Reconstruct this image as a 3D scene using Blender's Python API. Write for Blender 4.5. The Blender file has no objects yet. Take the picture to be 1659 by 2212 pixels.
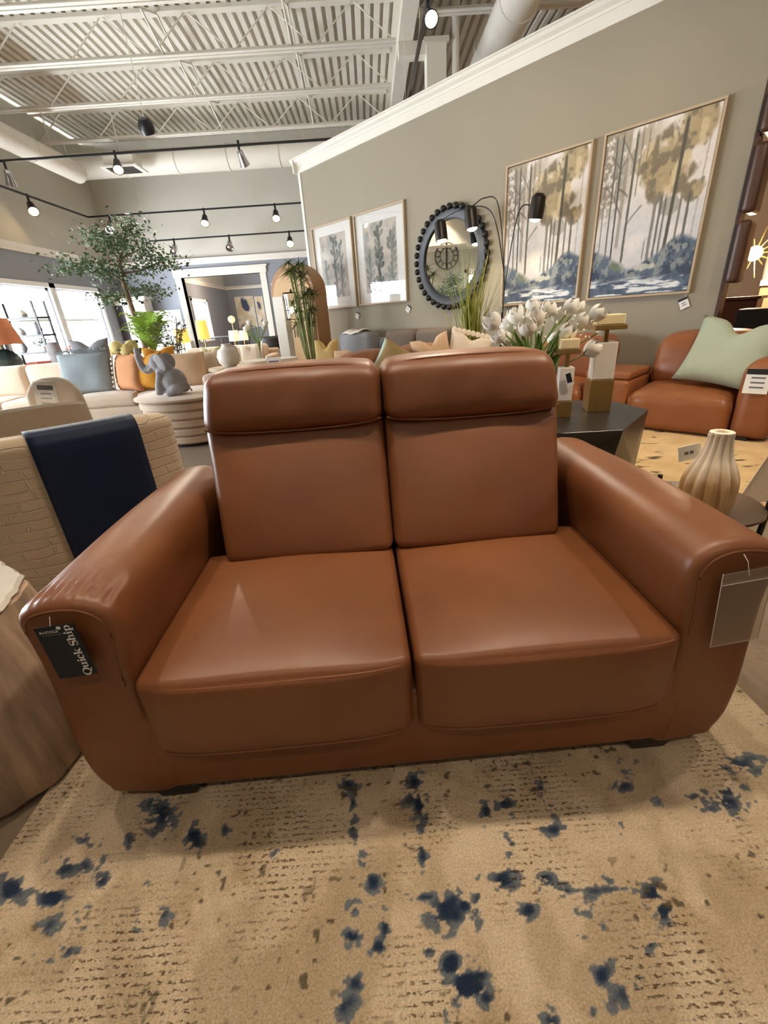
import bpy, bmesh, math, random
import numpy as np
from mathutils import Vector, Matrix, Euler
rnd = random.Random(7)
D = bpy.data
SC = bpy.context.scene
COL = SC.collection
R = math.radians

# ------------------------------------------------------------------ camera
FPX, PIT, ROL, YAW, HC = 938.0, R(24.27), R(3.92), R(0.3), 1.10
CX, CY = 829.5, 1106.0
def _basis():
    F = np.array([math.sin(YAW) * math.cos(PIT), math.cos(YAW) * math.cos(PIT), -math.sin(PIT)])
    r0 = np.array([math.cos(YAW), -math.sin(YAW), 0.0]); d0 = np.cross(F, r0)
    rt = math.cos(ROL) * r0 + math.sin(ROL) * d0
    return np.array([rt, np.cross(F, rt), F])
MB_ = _basis(); CAMP = np.array([0, 0, HC])
camd = D.cameras.new('camera'); cam = D.objects.new('camera', camd); COL.objects.link(cam)
camd.sensor_fit = 'HORIZONTAL'; camd.sensor_width = 36.0; camd.lens = FPX / 1659.0 * 36.0
camd.clip_start = 0.02; camd.clip_end = 300
cam.matrix_world = Matrix(((MB_[0][0], -MB_[1][0], -MB_[2][0], 0), (MB_[0][1], -MB_[1][1], -MB_[2][1], 0),
                           (MB_[0][2], -MB_[1][2], -MB_[2][2], HC), (0, 0, 0, 1)))
SC.camera = cam
def ray(u, v): return MB_.T @ np.array([(u - CX) / FPX, (v - CY) / FPX, 1.0])
def atZ(u, v, z): d = ray(u, v); return Vector(CAMP + d * (z - HC) / d[2])
def at(u, v, Y): d = ray(u, v); return Vector(CAMP + d * Y / d[1])
WA = R(42.33); DW = np.array([-math.sin(WA), math.cos(WA), 0]); NW = np.array([math.cos(WA), math.sin(WA), 0])
WROT = -(math.pi / 2 - WA)                  # frame of the angled partition: x to the right along it, y into it
def Wp(s, c, z=0.0): return Vector(DW * s + NW * c + np.array([0, 0, z]))
def atW(u, v, c): d = ray(u, v); return Vector(CAMP + d * c / (NW @ d))
def sc_of(p): p = np.array(p); return float(p @ DW), float(p @ NW)

# ------------------------------------------------------------------ world, light, exposure
SC.view_settings.view_transform = 'Standard'; SC.view_settings.look = 'None'
SC.view_settings.gamma = 1.0; SC.view_settings.use_curve_mapping = False
SC.view_settings.exposure = 0.98
wd = D.worlds.new('world'); SC.world = wd; wd.use_nodes = True
bgn = wd.node_tree.nodes['Background']; bgn.inputs[0].default_value = (0.86, 0.93, 1.0, 1); bgn.inputs[1].default_value = 23.0
SC.cycles.max_bounces = 7; SC.cycles.diffuse_bounces = 4; SC.cycles.glossy_bounces = 3; SC.cycles.transmission_bounces = 3; SC.cycles.transparent_max_bounces = 8
SC.cycles.caustics_reflective = False; SC.cycles.caustics_refractive = False
XL, YB, YF, XR, ZC = -6.95, 14.0, -8.0, 9.0, 5.55
WINS = [(2.0, 3.6), (4.0, 5.68), (7.15, 8.87), (9.22, 10.94), (11.13, 12.83), (15.2, 16.9), (17.3, 19.0), (19.4, 21.1)]
WZ0, WZ1 = 0.62, 2.12
FWINS = []
def portal(loc, rot, sx, sy):
    l = D.lights.new('window_daylight', 'AREA'); l.shape = 'RECTANGLE'; l.size = sx; l.size_y = sy
    l.cycles.is_portal = True
    o = D.objects.new('window_daylight', l); COL.objects.link(o); o.location = loc; o.rotation_euler = rot
for a, b in WINS: portal((XL - .1, (a + b) / 2, (WZ0 + WZ1) / 2), (0, R(-90), 0), WZ1 - WZ0, b - a)
for a, b in FWINS: portal(((a + b) / 2, YF - .1, 1.7), (R(90), 0, 0), b - a, 2.6)

# ------------------------------------------------------------------ materials
def lin(c):
    return tuple(((x / 255) / 12.92 if x / 255 <= .04045 else (((x / 255) + .055) / 1.055) ** 2.4) for x in c)
def nn(t, ty, **kw):
    n = t.nodes.new(ty)
    for k, v in kw.items(): setattr(n, k, v)
    return n
MATS = {}
def mat(name, col, rough=.6, metal=0, var=.12, vs=6, bump=0, bs=200, col2=None, coat=0, spec=.5, sheen=0, trans=0, stretch=None, emit=None, estr=0, bdist=.002):
    if name in MATS: return MATS[name]
    m = D.materials.new(name); m.use_nodes = True; t = m.node_tree; b = t.nodes['Principled BSDF']
    c = lin(col); c2 = lin(col2) if col2 else tuple(x * (1 - var) for x in c)
    tc = nn(t, 'ShaderNodeTexCoord'); mp = nn(t, 'ShaderNodeMapping')
    t.links.new(tc.outputs['Object'], mp.inputs[0])
    if stretch: mp.inputs['Scale'].default_value = stretch
    nz = nn(t, 'ShaderNodeTexNoise'); nz.inputs['Scale'].default_value = vs; nz.inputs['Detail'].default_value = 5
    t.links.new(mp.outputs[0], nz.inputs['Vector'])
    rp = nn(t, 'ShaderNodeValToRGB'); rp.color_ramp.elements[0].position = .3; rp.color_ramp.elements[1].position = .7
    rp.color_ramp.elements[0].color = (*c2, 1); rp.color_ramp.elements[1].color = (*c, 1)
    t.links.new(nz.outputs['Fac'], rp.inputs[0]); t.links.new(rp.outputs[0], b.inputs['Base Color'])
    b.inputs['Roughness'].default_value = rough; b.inputs['Metallic'].default_value = metal
    b.inputs['Specular IOR Level'].default_value = spec
    if coat: b.inputs['Coat Weight'].default_value = coat; b.inputs['Coat Roughness'].default_value = .15
    if sheen: b.inputs['Sheen Weight'].default_value = sheen; b.inputs['Sheen Roughness'].default_value = .5
    if trans: b.inputs['Transmission Weight'].default_value = trans
    if emit: b.inputs['Emission Color'].default_value = (*lin(emit), 1); b.inputs['Emission Strength'].default_value = estr
    if bump:
        n2 = nn(t, 'ShaderNodeTexNoise'); n2.inputs['Scale'].default_value = bs; n2.inputs['Detail'].default_value = 3
        t.links.new(mp.outputs[0], n2.inputs['Vector'])
        bp = nn(t, 'ShaderNodeBump'); bp.inputs['Strength'].default_value = bump; bp.inputs['Distance'].default_value = bdist
        t.links.new(n2.outputs['Fac'], bp.inputs['Height']); t.links.new(bp.outputs[0], b.inputs['Normal'])
    MATS[name] = m; return m
def vcmat(name, rough=.7, coat=0, bump=0, bs=150, bdist=.002):
    m = D.materials.new(name); m.use_nodes = True; t = m.node_tree; b = t.nodes['Principled BSDF']
    a = nn(t, 'ShaderNodeVertexColor', layer_name='Col'); t.links.new(a.outputs[0], b.inputs['Base Color'])
    b.inputs['Roughness'].default_value = rough
    if coat: b.inputs['Coat Weight'].default_value = coat; b.inputs['Coat Roughness'].default_value = .02
    if bump:
        tc = nn(t, 'ShaderNodeTexCoord'); n2 = nn(t, 'ShaderNodeTexNoise'); n2.inputs['Scale'].default_value = bs
        t.links.new(tc.outputs['Object'], n2.inputs['Vector'])
        bp = nn(t, 'ShaderNodeBump'); bp.inputs['Strength'].default_value = bump; bp.inputs['Distance'].default_value = bdist
        t.links.new(n2.outputs['Fac'], bp.inputs['Height']); t.links.new(bp.outputs[0], b.inputs['Normal'])
    return m
def leather(name, col, col2, rough=.42):
    m = D.materials.new(name); m.use_nodes = True; t = m.node_tree; b = t.nodes['Principled BSDF']
    tc = nn(t, 'ShaderNodeTexCoord')
    nz = nn(t, 'ShaderNodeTexNoise'); nz.inputs['Scale'].default_value = 3.2; nz.inputs['Detail'].default_value = 6
    t.links.new(tc.outputs['Object'], nz.inputs['Vector'])
    rp = nn(t, 'ShaderNodeValToRGB'); rp.color_ramp.elements[0].position = .3; rp.color_ramp.elements[1].position = .72
    rp.color_ramp.elements[0].color = (*lin(col2), 1); rp.color_ramp.elements[1].color = (*lin(col), 1)
    t.links.new(nz.outputs['Fac'], rp.inputs[0]); t.links.new(rp.outputs[0], b.inputs['Base Color'])
    b.inputs['Roughness'].default_value = rough; b.inputs['Specular IOR Level'].default_value = .5
    vo = nn(t, 'ShaderNodeTexVoronoi', feature='DISTANCE_TO_EDGE'); vo.inputs['Scale'].default_value = 420
    t.links.new(tc.outputs['Object'], vo.inputs['Vector'])
    n2 = nn(t, 'ShaderNodeTexNoise'); n2.inputs['Scale'].default_value = 14; n2.inputs['Detail'].default_value = 2
    t.links.new(tc.outputs['Object'], n2.inputs['Vector'])
    b1 = nn(t, 'ShaderNodeBump'); b1.inputs['Strength'].default_value = .16; b1.inputs['Distance'].default_value = .0008
    t.links.new(vo.outputs['Distance'], b1.inputs['Height'])
    b2 = nn(t, 'ShaderNodeBump'); b2.inputs['Strength'].default_value = .22; b2.inputs['Distance'].default_value = .006
    t.links.new(n2.outputs['Fac'], b2.inputs['Height']); t.links.new(b1.outputs[0], b2.inputs['Normal'])
    t.links.new(b2.outputs[0], b.inputs['Normal'])
    MATS[name] = m; return m
def glassmat(name, tint=(1, 1, 1), alpha=.12, rough=.02):
    m = D.materials.new(name); m.use_nodes = True; t = m.node_tree; b = t.nodes['Principled BSDF']
    out = t.nodes['Material Output']
    b.inputs['Base Color'].default_value = (*tint, 1); b.inputs['Roughness'].default_value = rough
    tr = nn(t, 'ShaderNodeBsdfTransparent'); tr.inputs[0].default_value = (*tint, 1)
    gl = nn(t, 'ShaderNodeBsdfGlossy'); gl.inputs['Roughness'].default_value = rough
    mx = nn(t, 'ShaderNodeMixShader'); mx.inputs[0].default_value = alpha
    t.links.new(tr.outputs[0], mx.inputs[1]); t.links.new(gl.outputs[0], mx.inputs[2]); t.links.new(mx.outputs[0], out.inputs[0])
    MATS[name] = m; return m
def emat(name, col, s):
    m = D.materials.new(name); m.use_nodes = True; t = m.node_tree; b = t.nodes['Principled BSDF']
    b.inputs['Base Color'].default_value = (*lin(col), 1)
    b.inputs['Emission Color'].default_value = (*lin(col), 1); b.inputs['Emission Strength'].default_value = s
    MATS[name] = m; return m

M = {}
M['leather'] = leather('cognac_leather', (132, 81, 46), (113, 66, 36), .40)
M['leather2'] = leather('russet_leather', (156, 96, 56), (136, 80, 45), .40)
M['seam'] = mat('seam_thread', (136, 84, 52), .6)
M['blackwood'] = mat('black_wood', (28, 24, 22), .45, bump=.1, bs=60)
M['foot'] = mat('dark_foot', (34, 26, 22), .5)
M['wall'] = mat('olive_grey_paint', (158, 149, 130), .85, var=.03, vs=1.5, bump=.05, bs=300)
M['wall2'] = mat('pale_grey_paint', (204, 200, 188), .85, var=.03, vs=1.5)
M['wallblue'] = mat('blue_grey_paint', (146, 150, 158), .85, var=.03, vs=1.5)
M['white'] = mat('white_trim_paint', (236, 231, 220), .5, var=.03)
M['deck'] = mat('painted_steel_deck', (222, 216, 204), .6, var=.06, vs=2)
M['steel'] = mat('painted_steel', (226, 220, 208), .55, var=.05)
M['duct'] = mat('duct_paint', (228, 222, 210), .5, var=.04)
M['floor'] = mat('taupe_carpet', (136, 118, 98), .95, var=.18, vs=40, bump=.3, bs=400)
M['track'] = mat('black_track', (22, 22, 24), .4)
M['bulb'] = emat('lamp_glow', (255, 214, 150), 40)
M['bulbw'] = emat('lamp_glow_soft', (255, 225, 170), 14)
M['chrome'] = mat('chrome', (200, 200, 205), .2, 1, var=.02)
M['gold'] = mat('brushed_brass', (172, 140, 84), .36, .75, var=.15, vs=30)
M['alab'] = mat('alabaster', (236, 226, 214), .35, var=.1, vs=14, stretch=(1, 1, .3))
M['candle'] = mat('cream_wax', (246, 226, 178), .5, var=.04)
M['oak'] = mat('light_oak_frame', (190, 168, 138), .5, var=.15, vs=20, stretch=(1, 1, 6))
M['wood'] = mat('arched_wood', (172, 124, 78), .5, var=.25, vs=12, stretch=(8, 8, 1))
M['dkwood'] = mat('dark_brown_wood', (86, 56, 40), .4, var=.3, vs=14, stretch=(6, 6, 1))
M['linen'] = mat('beige_linen', (216, 194, 170), .9, var=.08, vs=30, bump=.3, bs=500, sheen=.3)
M['cream'] = mat('cream_boucle', (232, 216, 196), .9, var=.07, vs=30, bump=.5, bs=260, sheen=.3)
M['navy'] = mat('navy_leather', (22, 38, 64), .5, var=.1, vs=8, bump=.15, bs=350, spec=.3)
M['bluegrey'] = mat('blue_grey_fabric', (150, 160, 164), .9, var=.08, vs=20, bump=.3, bs=500)
M['greyfab'] = mat('grey_fabric', (140, 140, 144), .9, var=.1, vs=20, bump=.3, bs=500)
M['taupefab'] = mat('taupe_fabric', (116, 102, 90), .85, var=.12, vs=20, bump=.3, bs=500)
M['sage'] = mat('sage_fabric', (168, 176, 152), .9, var=.06, vs=20, bump=.4, bs=500)
M['mustard'] = mat('mustard_fabric', (214, 150, 48), .9, var=.12, vs=20, bump=.3, bs=400)
M['rust'] = mat('apricot_fabric', (206, 146, 100), .9, var=.1, vs=20, bump=.3, bs=400)
M['straw'] = mat('straw_fabric', (206, 176, 112), .9, var=.1, vs=20, bump=.3, bs=400)
M['blush'] = mat('blush_fabric', (214, 180, 146), .9, var=.08, vs=20, bump=.3, bs=400)
M['tanfab'] = mat('tan_weave', (164, 138, 92), .9, var=.2, vs=60, bump=.3, bs=400)
M['mint'] = mat('mint_fabric', (186, 210, 190), .9, var=.06, vs=20)
M['greyclay'] = mat('grey_stone', (168, 166, 170), .75, var=.3, vs=14, bump=.4, bs=80)
M['tealclay'] = mat('teal_ceramic', (62, 78, 74), .5, var=.3, vs=20)
M['trunk'] = mat('tree_bark', (126, 104, 78), .9, var=.35, vs=20, bump=.6, bs=60)
M['leaf'] = mat('tree_leaf', (86, 112, 78), .6, var=.45, vs=4)
M['leaf2'] = mat('fern_leaf', (164, 200, 74), .6, var=.4, vs=5)
M['leaf3'] = mat('olive_leaf', (106, 122, 92), .6, var=.35, vs=6)
M['papyrus'] = mat('papyrus_leaf', (132, 142, 78), .6, var=.4, vs=5)
M['grass'] = mat('reed_green', (150, 154, 60), .55, var=.35, vs=4, stretch=(3, 3, .6))
M['stem'] = mat('stem_green', (128, 160, 74), .55, var=.25, vs=10)
M['petal'] = mat('white_petal', (252, 248, 238), .6, var=.04, vs=20)
M['pot'] = mat('white_ceramic', (232, 226, 214), .5, var=.06)
M['potgrey'] = mat('grey_planter', (150, 142, 132), .7, var=.1)
M['paper'] = mat('tag_card', (240, 238, 232), .6, var=.02)
M['ink'] = mat('tag_ink', (20, 20, 24), .6, var=.02)
M['inkgrey'] = mat('tag_grey_ink', (110, 110, 112), .6, var=.02)
M['tagnavy'] = mat('tag_navy', (14, 24, 34), .45, var=.05)
M['shadey'] = mat('lamp_shade_yellow', (226, 184, 84), .8, var=.05, emit=(255, 190, 90), estr=.55)
M['shadec'] = mat('lamp_shade_cream', (244, 222, 180), .8, var=.05, emit=(255, 214, 150), estr=.8)
M['shadeo'] = mat('lamp_shade_coral', (206, 128, 88), .8, var=.05)
M['black'] = mat('matte_black', (20, 19, 19), .5, var=.1)
M['lampblk'] = mat('bronze_black', (36, 28, 24), .35, metal=.4, var=.1)
M['mirror'] = mat('mirror_silver', (235, 238, 238), .02, 1, var=.0)
M['glass'] = glassmat('clear_glass', (1, 1, 1), .10)
M['artglass'] = glassmat('picture_glass', (1, 1, 1), .09, .01)
M['plastic'] = glassmat('clear_plastic', (.93, .91, .87), .22, .22)
M['plasticrim'] = mat('plastic_weld', (214, 206, 196), .25, var=.02)
M['winframe'] = mat('white_window_frame', (240, 240, 240), .5, var=.02)
M['redwood'] = mat('red_brown_wood', (92, 44, 32), .4, var=.2, vs=12)
M['warmwall'] = mat('warm_panel_paint', (214, 172, 130), .8, var=.08, vs=3)
M['vaseclay'] = mat('sanded_clay', (238, 220, 192), .8, var=.2, vs=10, bump=.3, bs=150, col2=(216, 180, 128))
M['stump'] = mat('driftwood', (196, 168, 140), .75, var=.3, vs=7, stretch=(3.5, 3.5, .5), bump=.35, bs=22, col2=(136, 116, 98), bdist=.006)
M['stumptop'] = mat('pale_resin', (214, 208, 196), .18, var=.08, vs=12, bump=.15, bs=60)
M['sidetbl'] = mat('bronze_metal', (98, 82, 66), .38, metal=.5, var=.15)
M['facet'] = mat('charcoal_veneer', (46, 42, 39), .32, var=.18, vs=10, stretch=(1, 8, 8))

# ------------------------------------------------------------------ mesh helpers
def tag(o, label, cat, group=None):
    o['label'] = label; o['category'] = cat
    if group: o['group'] = group
    return o
def E(name, loc, rz=0, label=None, cat=None, group=None):
    o = D.objects.new(name, None); COL.objects.link(o); o.location = loc; o.rotation_euler = (0, 0, rz)
    o.empty_display_size = .05
    if label: tag(o, label, cat, group)
    return o
def finish(me, m, smooth, ang=35):
    if m is not None: me.materials.append(m)
    if smooth:
        me.polygons.foreach_set('use_smooth', [True] * len(me.polygons))
        me.set_sharp_from_angle(angle=R(ang))
    me.update()
def link(name, me, parent=None, loc=None, rot=None):
    o = D.objects.new(name, me); COL.objects.link(o)
    if parent is not None: o.parent = parent
    if loc is not None: o.location = loc
    if rot is not None: o.rotation_euler = rot
    return o
class MB:
    def __init__(s): s.v = []; s.f = []
    def add(s, v, f, mtx=None):
        k = len(s.v)
        s.v += [tuple(mtx @ Vector(p)) for p in v] if mtx is not None else [tuple(p) for p in v]
        s.f += [tuple(i + k for i in q) for q in f]; return s
    def box(s, x0, x1, y0, y1, z0, z1, mtx=None):
        v = [(x, y, z) for z in (z0, z1) for y in (y0, y1) for x in (x0, x1)]
        f = [(0, 2, 3, 1), (4, 5, 7, 6), (0, 1, 5, 4), (2, 6, 7, 3), (0, 4, 6, 2), (1, 3, 7, 5)]
        return s.add(v, f, mtx)
    def prism(s, poly, z0, z1, mtx=None):
        n = len(poly); v = [(x, y, z0) for x, y in poly] + [(x, y, z1) for x, y in poly]
        f = [tuple(range(n - 1, -1, -1)), tuple(range(n, 2 * n))] + [(i, (i + 1) % n, n + (i + 1) % n, n + i) for i in range(n)]
        return s.add(v, f, mtx)
    def lathe(s, prof, n=24, c=(0, 0, 0), fn=None, mtx=None):
        v = []; f = []
        for j, (r, z) in enumerate(prof):
            for i in range(n):
                a = 2 * math.pi * i / n; rr = r * (fn(a, z) if fn else 1)
                v.append((c[0] + rr * math.cos(a), c[1] + rr * math.sin(a), c[2] + z))
        for j in range(len(prof) - 1):
            for i in range(n):
                f.append((j * n + i, j * n + (i + 1) % n, (j + 1) * n + (i + 1) % n, (j + 1) * n + i))
        f.append(tuple(range(n - 1, -1, -1))); f.append(tuple((len(prof) - 1) * n + i for i in range(n)))
        return s.add(v, f, mtx)
    def tube(s, pts, r, n=8, closed=False, mtx=None, flat=1.0):
        pts = [Vector(p) for p in pts]; v = []; f = []; up = Vector((0, 0, 1)); m = len(pts)
        for i, p in enumerate(pts):
            if closed: d = pts[(i + 1) % m] - pts[i - 1]
            else: d = pts[min(i + 1, m - 1)] - pts[max(i - 1, 0)]
            if d.length < 1e-9: d = Vector((0, 0, 1))
            d.normalize(); a = d.cross(up)
            if a.length < .05: a = d.cross(Vector((1, 0, 0)))
            a.normalize(); b = d.cross(a); rr = r[i] if isinstance(r, (list, tuple)) else r
            for k in range(n):
                t = 2 * math.pi * k / n; v.append(p + a * (rr * math.cos(t)) + b * (rr * flat * math.sin(t)))
        for i in range(m if closed else m - 1):
            for k in range(n):
                i2 = (i + 1) % m; f.append((i * n + k, i * n + (k + 1) % n, i2 * n + (k + 1) % n, i2 * n + k))
        if not closed: f.append(tuple(range(n - 1, -1, -1))); f.append(tuple((m - 1) * n + k for k in range(n)))
        return s.add(v, f, mtx)
    def grid(s, fn, nu, nv, mtx=None):
        v = [fn(i / nu, j / nv) for j in range(nv + 1) for i in range(nu + 1)]
        f = [(j * (nu + 1) + i, j * (nu + 1) + i + 1, (j + 1) * (nu + 1) + i + 1, (j + 1) * (nu + 1) + i) for j in range(nv) for i in range(nu)]
        return s.add(v, f, mtx)
    def sphere(s, c, r, n=12, m=8, sc=(1, 1, 1), mtx=None):
        v = []; f = []
        for j in range(m + 1):
            th = math.pi * j / m
            for i in range(n):
                a = 2 * math.pi * i / n
                v.append((c[0] + r * sc[0] * math.sin(th) * math.cos(a), c[1] + r * sc[1] * math.sin(th) * math.sin(a), c[2] - r * sc[2] * math.cos(th)))
        for j in range(m):
            for i in range(n): f.append((j * n + i, j * n + (i + 1) % n, (j + 1) * n + (i + 1) % n, (j + 1) * n + i))
        return s.add(v, f, mtx)
    def mesh(s, name, m, smooth=True, bevel=0, segs=2, ang=35):
        me = D.meshes.new(name); me.from_pydata(s.v, [], s.f)
        if bevel:
            bm = bmesh.new(); bm.from_mesh(me)
            es = [e for e in bm.edges if len(e.link_faces) == 2 and e.calc_face_angle(0) > .5]
            bmesh.ops.bevel(bm, geom=es, offset=bevel, segments=segs, profile=.5, affect='EDGES', clamp_overlap=True)
            bm.to_mesh(me); bm.free()
        finish(me, m, smooth, ang); return me
    def build(s, name, m, parent=None, loc=None, rot=None, smooth=True, bevel=0, segs=2, ang=35):
        return link(name, s.mesh(name, m, smooth, bevel, segs, ang), parent, loc, rot)
def struct(o): o['kind'] = 'structure'; return o
def stuff(o): o['kind'] = 'stuff'; return o
def roundbox(x0, x1, y0, y1, z0, z1, r, fn=None, n=10, k=4):
    """rounded box with gridded faces, then fn(x,y,z,u,v,w) for puffing; u,v,w in -1..1"""
    h = ((x1 - x0) / 2, (y1 - y0) / 2, (z1 - z0) / 2); c = ((x0 + x1) / 2, (y0 + y1) / 2, (z0 + z1) / 2)
    r = min(r, *[q * .98 for q in h])
    ax = []
    for q in h:
        inner = [-(q - r) + 2 * (q - r) * i / n for i in range(n + 1)]
        edge = [r * math.tan(math.pi / 4 * (j + 1) / k) for j in range(k)]
        ax.append([-(q - r) - e for e in reversed(edge)] + inner + [(q - r) + e for e in edge])
    V = {}; verts = []; faces = []
    N = n + 1 + 2 * k
    def vid(i, j, l):
        key = (i, j, l)
        if key in V: return V[key]
        p = Vector((ax[0][i], ax[1][j], ax[2][l]))
        q = Vector([max(-(h[a] - r), min(h[a] - r, p[a])) for a in range(3)])
        d = p - q
        if d.length > 1e-9: d = d.normalized() * r
        p = q + d
        u = [p[a] / h[a] for a in range(3)]
        w = (p.x + c[0], p.y + c[1], p.z + c[2])
        if fn: w = fn(*w, *u)
        V[key] = len(verts); verts.append(tuple(w)); return V[key]
    L = N - 1
    for a in range(N - 1):
        for b in range(N - 1):
            faces.append((vid(a, b, 0), vid(a, b + 1, 0), vid(a + 1, b + 1, 0), vid(a + 1, b, 0)))
            faces.append((vid(a, b, L), vid(a + 1, b, L), vid(a + 1, b + 1, L), vid(a, b + 1, L)))
            faces.append((vid(a, 0, b), vid(a + 1, 0, b), vid(a + 1, 0, b + 1), vid(a, 0, b + 1)))
            faces.append((vid(a, L, b), vid(a, L, b + 1), vid(a + 1, L, b + 1), vid(a + 1, L, b)))
            faces.append((vid(0, a, b), vid(0, a, b + 1), vid(0, a + 1, b + 1), vid(0, a + 1, b)))
            faces.append((vid(L, a, b), vid(L, a + 1, b), vid(L, a + 1, b + 1), vid(L, a, b + 1)))
    return MB().add(verts, faces)
def crom(pts, n=8, closed=False):
    out = []; m = len(pts); P = [Vector(p) for p in pts]
    rng = range(m) if closed else range(m - 1)
    for i in rng:
        p0 = P[i - 1] if (closed or i > 0) else P[i]; p1 = P[i]; p2 = P[(i + 1) % m]
        p3 = P[(i + 2) % m] if (closed or i + 2 < m) else p2
        for k in range(n):
            t = k / n
            out.append(.5 * ((2 * p1) + (-p0 + p2) * t + (2 * p0 - 5 * p1 + 4 * p2 - p3) * t * t + (-p0 + 3 * p1 - 3 * p2 + p3) * t ** 3))
    if not closed: out.append(P[-1])
    return out
def copy_tree(o, parent=None):
    c = o.copy(); COL.objects.link(c)
    if parent is not None: c.parent = parent
    for ch in list(o.children): copy_tree(ch, c)
    return c
def pillow_mb(w, h, t, chop=0.0, seed=0, n=18, ear=.12):
    r = random.Random(seed); ph = [r.uniform(0, 6.28) for _ in range(6)]
    mb = MB(); vs = []; 
    def pos(u, v, side):
        a, b = 2 * u - 1, 2 * v - 1
        pin = 1 - ear * (1 - abs(b) ** 2) * abs(a) ** 3 * .8; pin2 = 1 - ear * (1 - abs(a) ** 2) * abs(b) ** 3 * .8
        x = a * w / 2 * pin; z = b * h / 2 * pin2
        if b > 0: z -= chop * h * math.exp(-(a / .28) ** 2) * b ** 1.5
        th = t / 2 * max(0, (1 - a ** 4)) ** .55 * max(0, (1 - b ** 4)) ** .55
        th *= 1 + .08 * math.sin(4 * a + ph[0]) * math.cos(3 * b + ph[1])
        if b > 0: th *= 1 - .35 * (chop > 0) * math.exp(-(a / .2) ** 2) * b
        return (x, side * th, z + h / 2)
    mb.grid(lambda u, v: pos(u, v, -1), n, n); mb.grid(lambda u, v: pos(1 - u, v, 1), n, n)
    return mb
def weld(me, d=1e-4):
    bm = bmesh.new(); bm.from_mesh(me); bmesh.ops.remove_doubles(bm, verts=bm.verts, dist=d); bm.to_mesh(me); bm.free()
    me.polygons.foreach_set('use_smooth', [True] * len(me.polygons)); me.update()
def pillow(name, w, h, t, m, loc, rz, tilt, label, chop=.0, seed=0, group=None, ear=.12, roll=0):
    me = pillow_mb(w, h, t, chop, seed, ear=ear).mesh(name, m); weld(me)
    o = link(name, me, None, loc); o.rotation_euler = Euler((-tilt, roll, rz), 'XYZ')
    o.rotation_mode = 'XYZ'; o.rotation_euler = (Matrix.Rotation(rz, 3, 'Z') @ Matrix.Rotation(-tilt, 3, 'X') @ Matrix.Rotation(roll, 3, 'Y')).to_euler()
    return tag(o, label, 'pillow', group)
def text_mesh(name, s, size, m, parent, loc, rot=(0, 0, 0), bold=0, align='CENTER', depth=.0):
    c = D.curves.new(name, 'FONT'); c.body = s; c.size = size; c.offset = bold; c.align_x = align; c.align_y = 'CENTER'; c.extrude = depth
    o = D.objects.new(name, c); COL.objects.link(o)
    bpy.context.view_layer.update()
    me = D.meshes.new_from_object(o.evaluated_get(bpy.context.evaluated_depsgraph_get()))
    D.objects.remove(o); me.materials.clear(); me.materials.append(m)
    return link(name, me, parent, loc, rot)
def leaves_mb(pts, size, r, jit=.0, aspect=.42, mb=None):
    mb = mb or MB()
    for p in pts:
        L = size * r.uniform(.6, 1.25); d = Vector((r.gauss(0, 1), r.gauss(0, 1), r.gauss(-.1, .6))).normalized()
        a = d.cross(Vector((r.gauss(0, 1), r.gauss(0, 1), r.gauss(0, 1)))).normalized() * L * aspect * .5
        p = Vector(p); b = d.cross(a).normalized() * L * .08
        mb.add([p, p + d * L * .45 + a + b, p + d * L, p + d * L * .45 - a + b], [(0, 1, 2), (0, 2, 3)])
    return mb
# value noise in numpy
def vnoise(x, y, seed=0):
    xi = np.floor(x).astype(int); yi = np.floor(y).astype(int); xf = x - xi; yf = y - yi
    def h(a, b):
        n = (a * 374761393 + b * 668265263 + seed * 982451653) & 0x7fffffff
        n = ((n ^ (n >> 13)) * 1274126177) & 0x7fffffff
        return ((n ^ (n >> 16)) & 0xffff) / 65535.0
    u = xf * xf * (3 - 2 * xf); v = yf * yf * (3 - 2 * yf)
    return (h(xi, yi) * (1 - u) + h(xi + 1, yi) * u) * (1 - v) + (h(xi, yi + 1) * (1 - u) + h(xi + 1, yi + 1) * u) * v
def fbm(x, y, seed=0, o=4):
    s = 0; a = .5; t = 0
    for i in range(o): s = s + a * vnoise(x, y, seed + i); t += a; x = x * 2.03; y = y * 2.03; a *= .5
    return s / t
def sstep(a, b, x): t = np.clip((x - a) / (b - a), 0, 1); return t * t * (3 - 2 * t)
def mixc(a, b, t): return a * (1 - t[..., None]) + np.array(b, float) * t[..., None]
def canvas(name, w, h, img, m, parent, loc, y=0.0):
    """flat printed panel: img (ny,nx,3) sRGB 0-255 as vertex colours, x right, z up"""
    ny, nx = img.shape[:2]
    X, Z = np.meshgrid(np.linspace(-w / 2, w / 2, nx), np.linspace(0, h, ny))
    v = np.stack([X, np.full_like(X, y), Z], -1).reshape(-1, 3)
    i = np.arange(nx - 1)[None, :] + nx * np.arange(ny - 1)[:, None]
    f = np.stack([i, i + 1, i + nx + 1, i + nx], -1).reshape(-1, 4)
    me = D.meshes.new(name); me.from_pydata(v.tolist(), [], f.tolist())
    c = np.clip(img / 255.0, 0, 1); c = np.where(c <= .04045, c / 12.92, ((c + .055) / 1.055) ** 2.4).reshape(-1, 3)
    a = me.color_attributes.new('Col', 'FLOAT_COLOR', 'POINT')
    a.data.foreach_set('color', np.concatenate([c, np.ones((len(c), 1))], 1).ravel().astype(np.float32))
    me.materials.append(m); me.update()
    return link(name, me, parent, loc)

# ================================================================== THE SETTING
ZW = 5.5
# floor, built as one carpeted slab
struct(MB().box(XL - .2, XR + .2, YF - .2, 25.2, -.1, 0).build('floor', M['floor'], smooth=False))
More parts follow.
